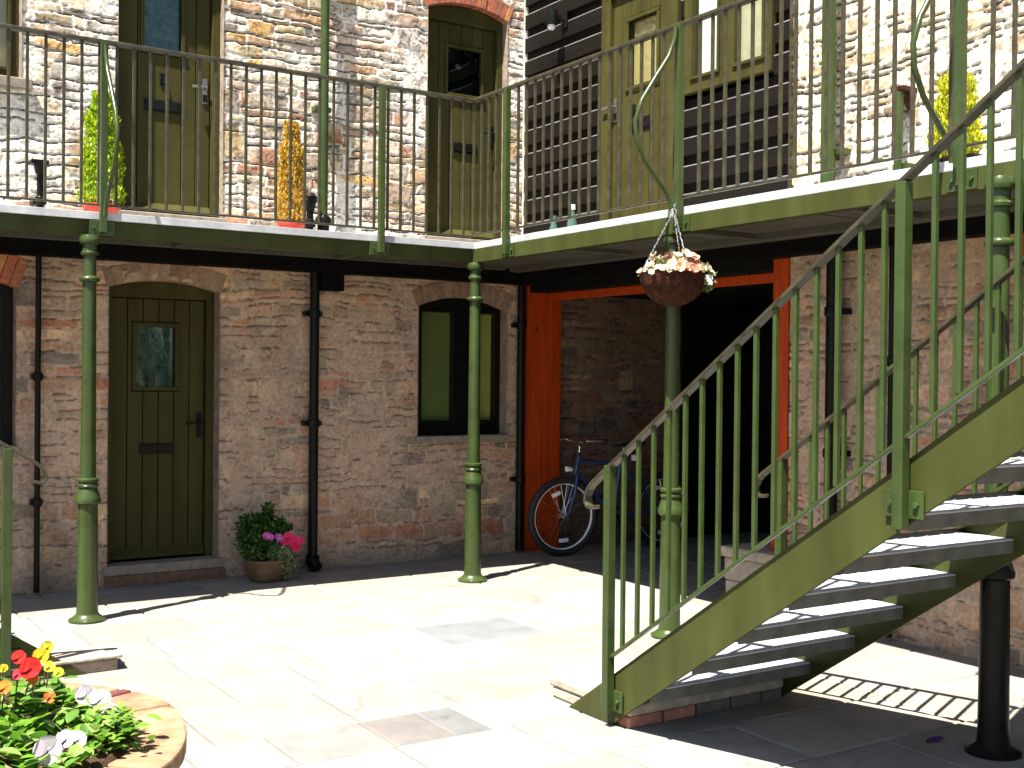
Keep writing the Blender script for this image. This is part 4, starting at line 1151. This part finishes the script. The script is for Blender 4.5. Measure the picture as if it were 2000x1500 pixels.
while cuts[-1] < 2 * math.pi - .3: cuts.append(cuts[-1] + r.uniform(.30, .62))
cuts = [-.75, .10, .40, .47, .80, 1.15, 1.6, 2.0, 2.5, 3.0, 3.6, 4.1, 4.6, 5.1, 2 * math.pi - .75]
for k, (ta, tb) in enumerate(zip(cuts[:-1], cuts[1:])):
    b = MB(); m = max(2, int((tb - ta) / .09)); zt = .40 + r.uniform(-.004, .004)
    base = (.13, .035, .038) if k == 2 else r.choice(RIM)
    inner = [.60 + r.uniform(-.02, .02) for _ in range(m + 1)]
    for i in range(m):
        t0, t1 = ta + .008 + (tb - ta - .016) * i / m, ta + .008 + (tb - ta - .016) * (i + 1) / m
        b.col = base
        P = []
        for z in (.345, zt):
            for tt, R2 in ((t0, inner[i]), (t0, bed_r(t0)), (t1, bed_r(t1)), (t1, inner[i + 1])):
                P.append((BX + R2 * math.cos(tt), BY + R2 * math.sin(tt), z))
        f = [(3, 2, 1, 0), (4, 5, 6, 7), (1, 2, 6, 5), (0, 4, 7, 3)]
        if i == 0: f.append((0, 1, 5, 4))
        if i == m - 1: f.append((2, 3, 7, 6))
        b.add(P, f)
    me_o = b.build('rim_stone', M['rimstone'], BED, colors=True)
    bm = bmesh.new(); bm.from_mesh(me_o.data); bmesh.ops.remove_doubles(bm, verts=bm.verts, dist=.0006); bmesh.ops.recalc_face_normals(bm, faces=bm.faces); bm.to_mesh(me_o.data); bm.free()
    bv = me_o.modifiers.new('bevel', 'BEVEL'); bv.width = .008; bv.segments = 2; bv.limit_method = 'ANGLE'
    if k == 2: me_o['label'] = 'dark red rim stone'
b = MB(); vs = []; fs = []; nr, na = 22, 72
for i in range(nr + 1):
    q = .645 * i / nr
    for a in range(na):
        t = 2 * math.pi * a / na
        x, y = BX + q * math.cos(t), BY + q * math.sin(t)
        h = .405 + .05 * (1 - (i / nr) ** 2) + .030 * (float(fbm(np.array(x * 1.0), np.array(y * 1.0), .10, 91)) - .5) * 2 - (.02 if i == nr else 0)
        vs.append((x, y, h))
for i in range(nr):
    for a in range(na):
        c = (a + 1) % na
        fs.append((i * na + a, (i + 1) * na + a, (i + 1) * na + c, i * na + c))
b.add(vs, fs); b.build('soil', M['soil'], BED, smooth=True)
pts = []
r = random.Random(31)
for i in range(420):
    t = r.uniform(0, 6.283); q = .63 * math.sqrt(r.random()); pts.append((BX + q * math.cos(t), BY + q * math.sin(t), .425 + .045 * (1 - (q / .645) ** 2)))
leaf_cloud(pts, .035, [(.11, .06, .03), (.18, .11, .06), (.07, .04, .02), (.26, .19, .11)], 14, up=0, aspect=.5).build('leaf_litter', M['leaf'], BED, colors=True)['kind'] = 'stuff'

def pansy(x, y, z, label, flowers=(), leaves=26, size=.055, spread=.09, cols=None, seed=0, group='plants in the raised bed', name='bedding_plant', h=.13):
    r = random.Random(seed + 500)
    p = thing(name, label, 'plant', (x, y, z), group)
    b = MB(); gcols = cols or [(.065, .17, .014), (.09, .22, .02), (.13, .27, .03), (.045, .12, .012), (.21, .31, .09)]
    for i in range(leaves):
        a = r.uniform(0, 6.283); e = r.uniform(.1, 1.1); L_ = size * r.uniform(.45, 1.1)
        base = Vector((x + r.gauss(0, spread * .35), y + r.gauss(0, spread * .35), z + r.uniform(.0, h)))
        d = Vector((math.cos(a) * math.cos(e), math.sin(a) * math.cos(e), math.sin(e)))
        s = d.cross(Vector((0, 0, 1))).normalized(); nn = s.cross(d)
        col = r.choice(gcols); kk = r.uniform(.8, 1.15); b.col = tuple(v * kk for v in col)
        ring = [(0, .03), (.18, .22), (.42, .34), (.68, .28), (.88, .14), (1.0, .02)]
        Lf, Md, Rt = [], [], []
        for q, wd in ring:
            droop = nn * (-L_ * .35 * q * q); wob = r.uniform(-.03, .03) * L_
            c = base + d * L_ * q + droop
            Md.append(tuple(c - nn * wd * L_ * .12)); Lf.append(tuple(c + s * (wd * L_ + wob) + nn * wd * L_ * .15)); Rt.append(tuple(c - s * (wd * L_ - wob) + nn * wd * L_ * .15))
        m = len(ring)
        b.add(Lf + Md + Rt, [(i2, i2 + 1, m + i2 + 1, m + i2) for i2 in range(m - 1)] + [(m + i2, m + i2 + 1, 2 * m + i2 + 1, 2 * m + i2) for i2 in range(m - 1)])
    b.build('foliage', M['leaf'], p, colors=True, smooth=True)
    for i, (fx, fy, fz, rad, fc, eye) in enumerate(flowers):
        q = MB(); q.tube([(x + (fx - x) * .3, y + (fy - y) * .3, z), (fx, fy + .004, fz - .02), (fx, fy, fz)], .0022, 5); st = q.build('stalk', M['bark'], p)
        rad *= .60 if fc is not WHI and fc is not PUR else .80
        q = MB(); bloom(q, (fx, fy - .003, fz), (-.15 + r.uniform(-.35, .35), -1 + r.uniform(-.2, .3), .55 + r.uniform(-.3, .3)), rad, fc, seed * 7 + i, cup=.2, eye=eye); q.build('flower', M['petal'], p, colors=True)
    return p
RED = [(.40, .005, .003), (.46, .008, .004)]; YEL = [(.52, .40, .015), (.56, .46, .03)]; ORA = [(.50, .11, .008), (.52, .15, .012)]; WHI = [(.46, .42, .45), (.43, .38, .45), (.48, .45, .46)]; PUR = [(.12, .02, .16), (.42, .36, .45)]
EYE = (.82, .5, .03)
pansy(-4.875, -4.60, .43, 'tall pansy with two red blooms nearest the left stair', [(-4.863, -4.654, .655, .037, RED, EYE), (-4.843, -4.714, .635, .048, RED, None), (-4.875, -4.69, .615, .024, [(.40, .03, .05)], None)], 30, .060, .09, seed=1, h=.13)
pansy(-4.79, -4.55, .43, 'tall yellow pansy standing just right of the red one', [(-4.79, -4.585, .638, .042, YEL, None), (-4.770, -4.575, .660, .032, YEL, None), (-4.770, -4.60, .605, .028, [(.60, .52, .03)], EYE)], 26, .060, .08, seed=2, h=.12)
pansy(-4.83, -4.69, .43, 'low plant with a small orange bloom below the red pansy', [(-4.833, -4.700, .598, .024, ORA, EYE)], 26, .075, .09, seed=3, h=.13)
pansy(-4.93, -4.66, .43, 'orange pansy cut by the left edge of the photo', [(-4.908, -4.68, .578, .036, ORA, EYE), (-4.905, -4.63, .625, .022, YEL, None)], 28, .075, .09, seed=4, h=.14)
pansy(-4.72, -4.47, .42, 'plant with one round yellow bud near the far rim', [(-4.719, -4.489, .560, .026, [(.66, .66, .04)], None)], 24, .06, .07, seed=5, h=.11)
pansy(-4.645, -4.62, .41, 'white pansy pair close to the dark red rim stone', [(-4.632, -4.655, .500, .038, WHI, None), (-4.662, -4.600, .505, .036, WHI, None), (-4.62, -4.69, .475, .032, WHI, None)], 26, .055, .07, seed=6, h=.08)
pansy(-4.855, -4.96, .43, 'white and purple pansy lowest in the bed, left bloom', [(-4.854, -4.985, .472, .046, WHI, PUR[0])], 8, .05, .06, seed=7, h=.03)
pansy(-4.79, -4.92, .43, 'white and purple pansy lowest in the bed, right bloom', [(-4.795, -4.945, .482, .042, WHI + [PUR[0]], PUR[0]), (-4.76, -4.925, .468, .034, WHI, PUR[0])], 8, .05, .06, seed=8, h=.03)
pansy(-4.767, -4.60, .42, 'faded orange pansy among broad leaves below the yellow one', [(-4.775, -4.62, .52, .032, [(.62, .16, .03), (.70, .25, .05)], None)], 22, .06, .07, seed=9, h=.09)
pansy(-4.575, -4.72, .395, 'purple pansy drooping onto the inner edge of the rim', [(-4.575, -4.735, .425, .026, [PUR[0], (.5, .3, .6)], None)], 8, .04, .05, seed=10, h=.03)
BR_ = [(.11, .25, .018), (.16, .29, .03), (.08, .19, .018), (.24, .34, .09)]
for i, (px, py, hh, sz, nl) in enumerate([(-4.64, -4.80, .09, .05, 44), (-4.67, -4.88, .07, .045, 40), (-4.61, -4.70, .07, .045, 30), (-4.72, -4.76, .09, .06, 30), (-4.96, -4.83, .12, .075, 36), (-4.90, -4.78, .11, .07, 34), (-4.92, -4.93, .08, .07, 26), (-4.80, -5.02, .04, .06, 12), (-4.99, -4.72, .12, .07, 32), (-4.69, -4.52, .08, .050, 26), (-4.84, -4.46, .08, .055, 26), (-4.95, -4.52, .10, .06, 28), (-4.665, -4.46, .07, .05, 20), (-5.05, -4.95, .08, .06, 20)]):
    pansy(px, py, .415, 'leafy bright green bedding plant without flowers in the raised bed', (), int(nl * 1.8), sz, .10, BR_, 40 + i, h=hh * .8)

# ================================================================== bicycle in the passage
BK = thing('bicycle', 'blue bicycle with shiny rims parked in the orange framed passage', 'bicycle', (.65, -.40, 0))
BYK = -.405
def wheel(cx, cz, tilt=0.0):
    c = Vector((cx, BYK, cz)); n = Vector((math.sin(tilt), math.cos(tilt), .02)).normalized()
    b = MB(); b.torus(c, n, .303, .030, 56, 12); w = b.build('wheel', M['rubber'], BK, smooth=True)
    b = MB(); b.torus(c, n, .272, .0075, 56, 8, squash=2.0); b.build('rim', M['reflector'], w, smooth=True)
    b = MB(); a = n.orthogonal().normalized(); d = n.cross(a)
    for k in range(28):
        t = 2 * math.pi * k / 28; s = .03 * (1 if k % 2 else -1)
        p = c + (a * math.cos(t) + d * math.sin(t)) * .272
        q = c + (a * math.cos(t + .7 * (1 if k % 4 < 2 else -1)) + d * math.sin(t + .7 * (1 if k % 4 < 2 else -1))) * .02 + n * s
        b.tube([q, p], .0012, 5)
    b.build('spokes', M['chrome'], w)
    b = MB(); b.tube([c - n * .05, c - n * .03, c + n * .03, c + n * .05], [.012, .02, .02, .012], 12); b.build('hub', M['chrome'], w, smooth=True)
    for t in (2.3, -1.15):
        b = MB(); p = c + (a * math.cos(t) + d * math.sin(t)) * .20
        u1 = (a * -math.sin(t) + d * math.cos(t)); u2 = (a * math.cos(t) + d * math.sin(t))
        P = [p + u1 * sx * .042 + u2 * sy * .016 - n * sn * .008 for sn in (-1, 1) for sx, sy in ((-1, -1), (1, -1), (1, 1), (-1, 1))]
        b.add([tuple(v) for v in P], [(0, 1, 2, 3), (7, 6, 5, 4), (0, 4, 5, 1), (1, 5, 6, 2), (2, 6, 7, 3), (3, 7, 4, 0)]); b.build('reflector', M['reflector'], w, bevel=.003)
    return w
wheel(.135, .330, .10); wheel(1.20, .330)
def P(x, z, dy=0): return (x, BYK + dy, z)
b = MB()
HT, HBt, SS, BB, RH = P(.285, .80), P(.262, .70), P(.735, .79), P(.665, .30), P(1.20, .33)
b.tube([P(.290, .83), HBt], .020, 12); b.tube([P(.285, .785), P(.725, .755)], .015, 12); b.tube([HBt, BB], .019, 12); b.tube([SS, BB], .016, 12)
for s in (-.05, .05):
    b.tube([P(.725, .73), P(1.20, .33, s)], .009, 8); b.tube([BB, P(1.20, .33, s)], .010, 8)
b.build('frame', M['blue'], BK, smooth=True)
b = MB(); b.tube([P(.262, .71), P(.252, .675)], .017, 10)
for s in (-.052, .052):
    b.tube([P(.250, .675, 0), P(.246, .665, s * .8), P(.215, .52, s), P(.16, .37, s), P(.135, .33, s)], [.013, .014, .013, .010, .009], 10)
b.build('fork', M['blue'], BK, smooth=True)
b = MB(); b.tube([P(.295, .86), P(.30, .91), P(.25, .945)], .013, 10); b.tube([P(.33, .965, -.27), P(.27, .955, -.12), P(.25, .945, 0), P(.27, .955, .12), P(.33, .965, .27)], .011, 10)
hb = b.build('handlebar', M['chrome'], BK, smooth=True)
for s in (-1, 1):
    b = MB(); b.tube([P(.31, .963, s * .19), P(.345, .968, s * .30)], .017, 10); b.build('grip', M['rubber'], hb, smooth=True)
    b = MB(); b.tube([P(.27, .965, s * .15), P(.20, .955, s * .18), P(.19, .935, s * .26)], .005, 6); b.build('brake_lever', M['chrome'], hb, smooth=True)
b = MB(); b.prism([(.66, .895), (.95, .905), (.955, .93), (.80, .922), (.66, .912)], 1, BYK - .03, BYK + .03); b.prism([(.82, .893), (.95, .90), (.955, .935), (.82, .925)], 1, BYK - .075, BYK + .075)
sd = b.build('saddle', M['rubber'], BK, bevel=.015)
b = MB(); b.tube([SS, P(.775, .90)], .012, 10); b.build('seat_post', M['chrome'], sd, smooth=True)
b = MB(); b.torus(P(.665, .30, -.05), (0, 1, 0), .085, .006, 30, 6); b.tube([P(.665, .30, -.06), P(.72, .14, -.07)], .010, 8); b.tube([P(.665, .30, .06), P(.61, .46, .07)], .010, 8);
b.tube([P(.665, .30, -.06), P(.665, .30, .06)], .014, 10)
cr_ = b.build('crank', M['black'], BK)
for bx in ((.685, .755, BYK - .17, BYK - .0715, .125, .15), (.575, .645, BYK + .0715, BYK + .17, .45, .475)):
    q = MB(); q.box(*bx); q.build('pedal', M['rubber'], cr_, bevel=.004)
b = MB(); b.tube([P(.205, .72, -.02), P(.16, .725, -.02), P(.150, .725, -.02)], [.016, .024, .022], 12); b.build('front_light', M['reflector'], BK, smooth=True)
b = MB(); b.tube([P(.255, .86, 0), P(.21, .75, -.02)], .005, 6); b.build('light_bracket', M['black'], BK)
b = MB(); b.box(.875, .885, BYK - .03, BYK + .03, .77, .82); b.build('rear_reflector', M['reflector'], BK, bevel=.004)
b = MB(); b.tube([P(.27, .88, -.03), P(.20, .90, -.06), P(.24, .78, -.05), P(.27, .70, -.03)], .003, 6); b.tube([P(.28, .88, .03), P(.35, .80, .02), P(.60, .77, -.01)], .003, 6); b.build('cable', M['rubber'], BK)

# ================================================================== small things on the gallery
for (x, y, hh, rr, mat, label) in ((-.16, -.65, .28, .045, 'bottle', 'squat teal glass jar standing behind the right railing'), (-.16, -.90, .34, .042, 'bottle', 'taller green bottle with a white cap behind the right railing')):
    t = thing('glass_bottle', label, 'bottle', (x, y, 2.453), 'bottles behind the railing')
    b = MB(); b.lathe([(rr * .9, 0), (rr, .01), (rr, hh * .7), (rr * .6, hh * .86), (rr * .5, hh)], x, y, 2.4535, 18); b.build('body', M['bottle'], t, smooth=True)
    b = MB(); b.lathe([(rr * .62, 0), (rr * .62, .035), (rr * .4, .04)], x, y, 2.4535 + hh, 16); b.build('cap', M['white'] if hh > .3 else M['bottle'], t, smooth=True)

pt = MB(); pt.col = (.06, .015, .16)  # purple fleck made up for what is likely a colour artefact
for k in range(5):
    a0, a1 = .2 + k * .5, .2 + (k + 1) * .5
    pt.add([(-1.42, -5.24, .006), (-1.42 + .06 * math.cos(a0), -5.24 + .035 * math.sin(a0), .012 + .004 * math.sin(k)), (-1.42 + .06 * math.cos(a1), -5.24 + .035 * math.sin(a1), .012 + .004 * math.sin(k + 1))], [(0, 1, 2)])
tag(pt.build('purple_fleck', M['petal'], colors=True), 'small made-up purple fleck lying on the shaded flags under the stair', 'petal')
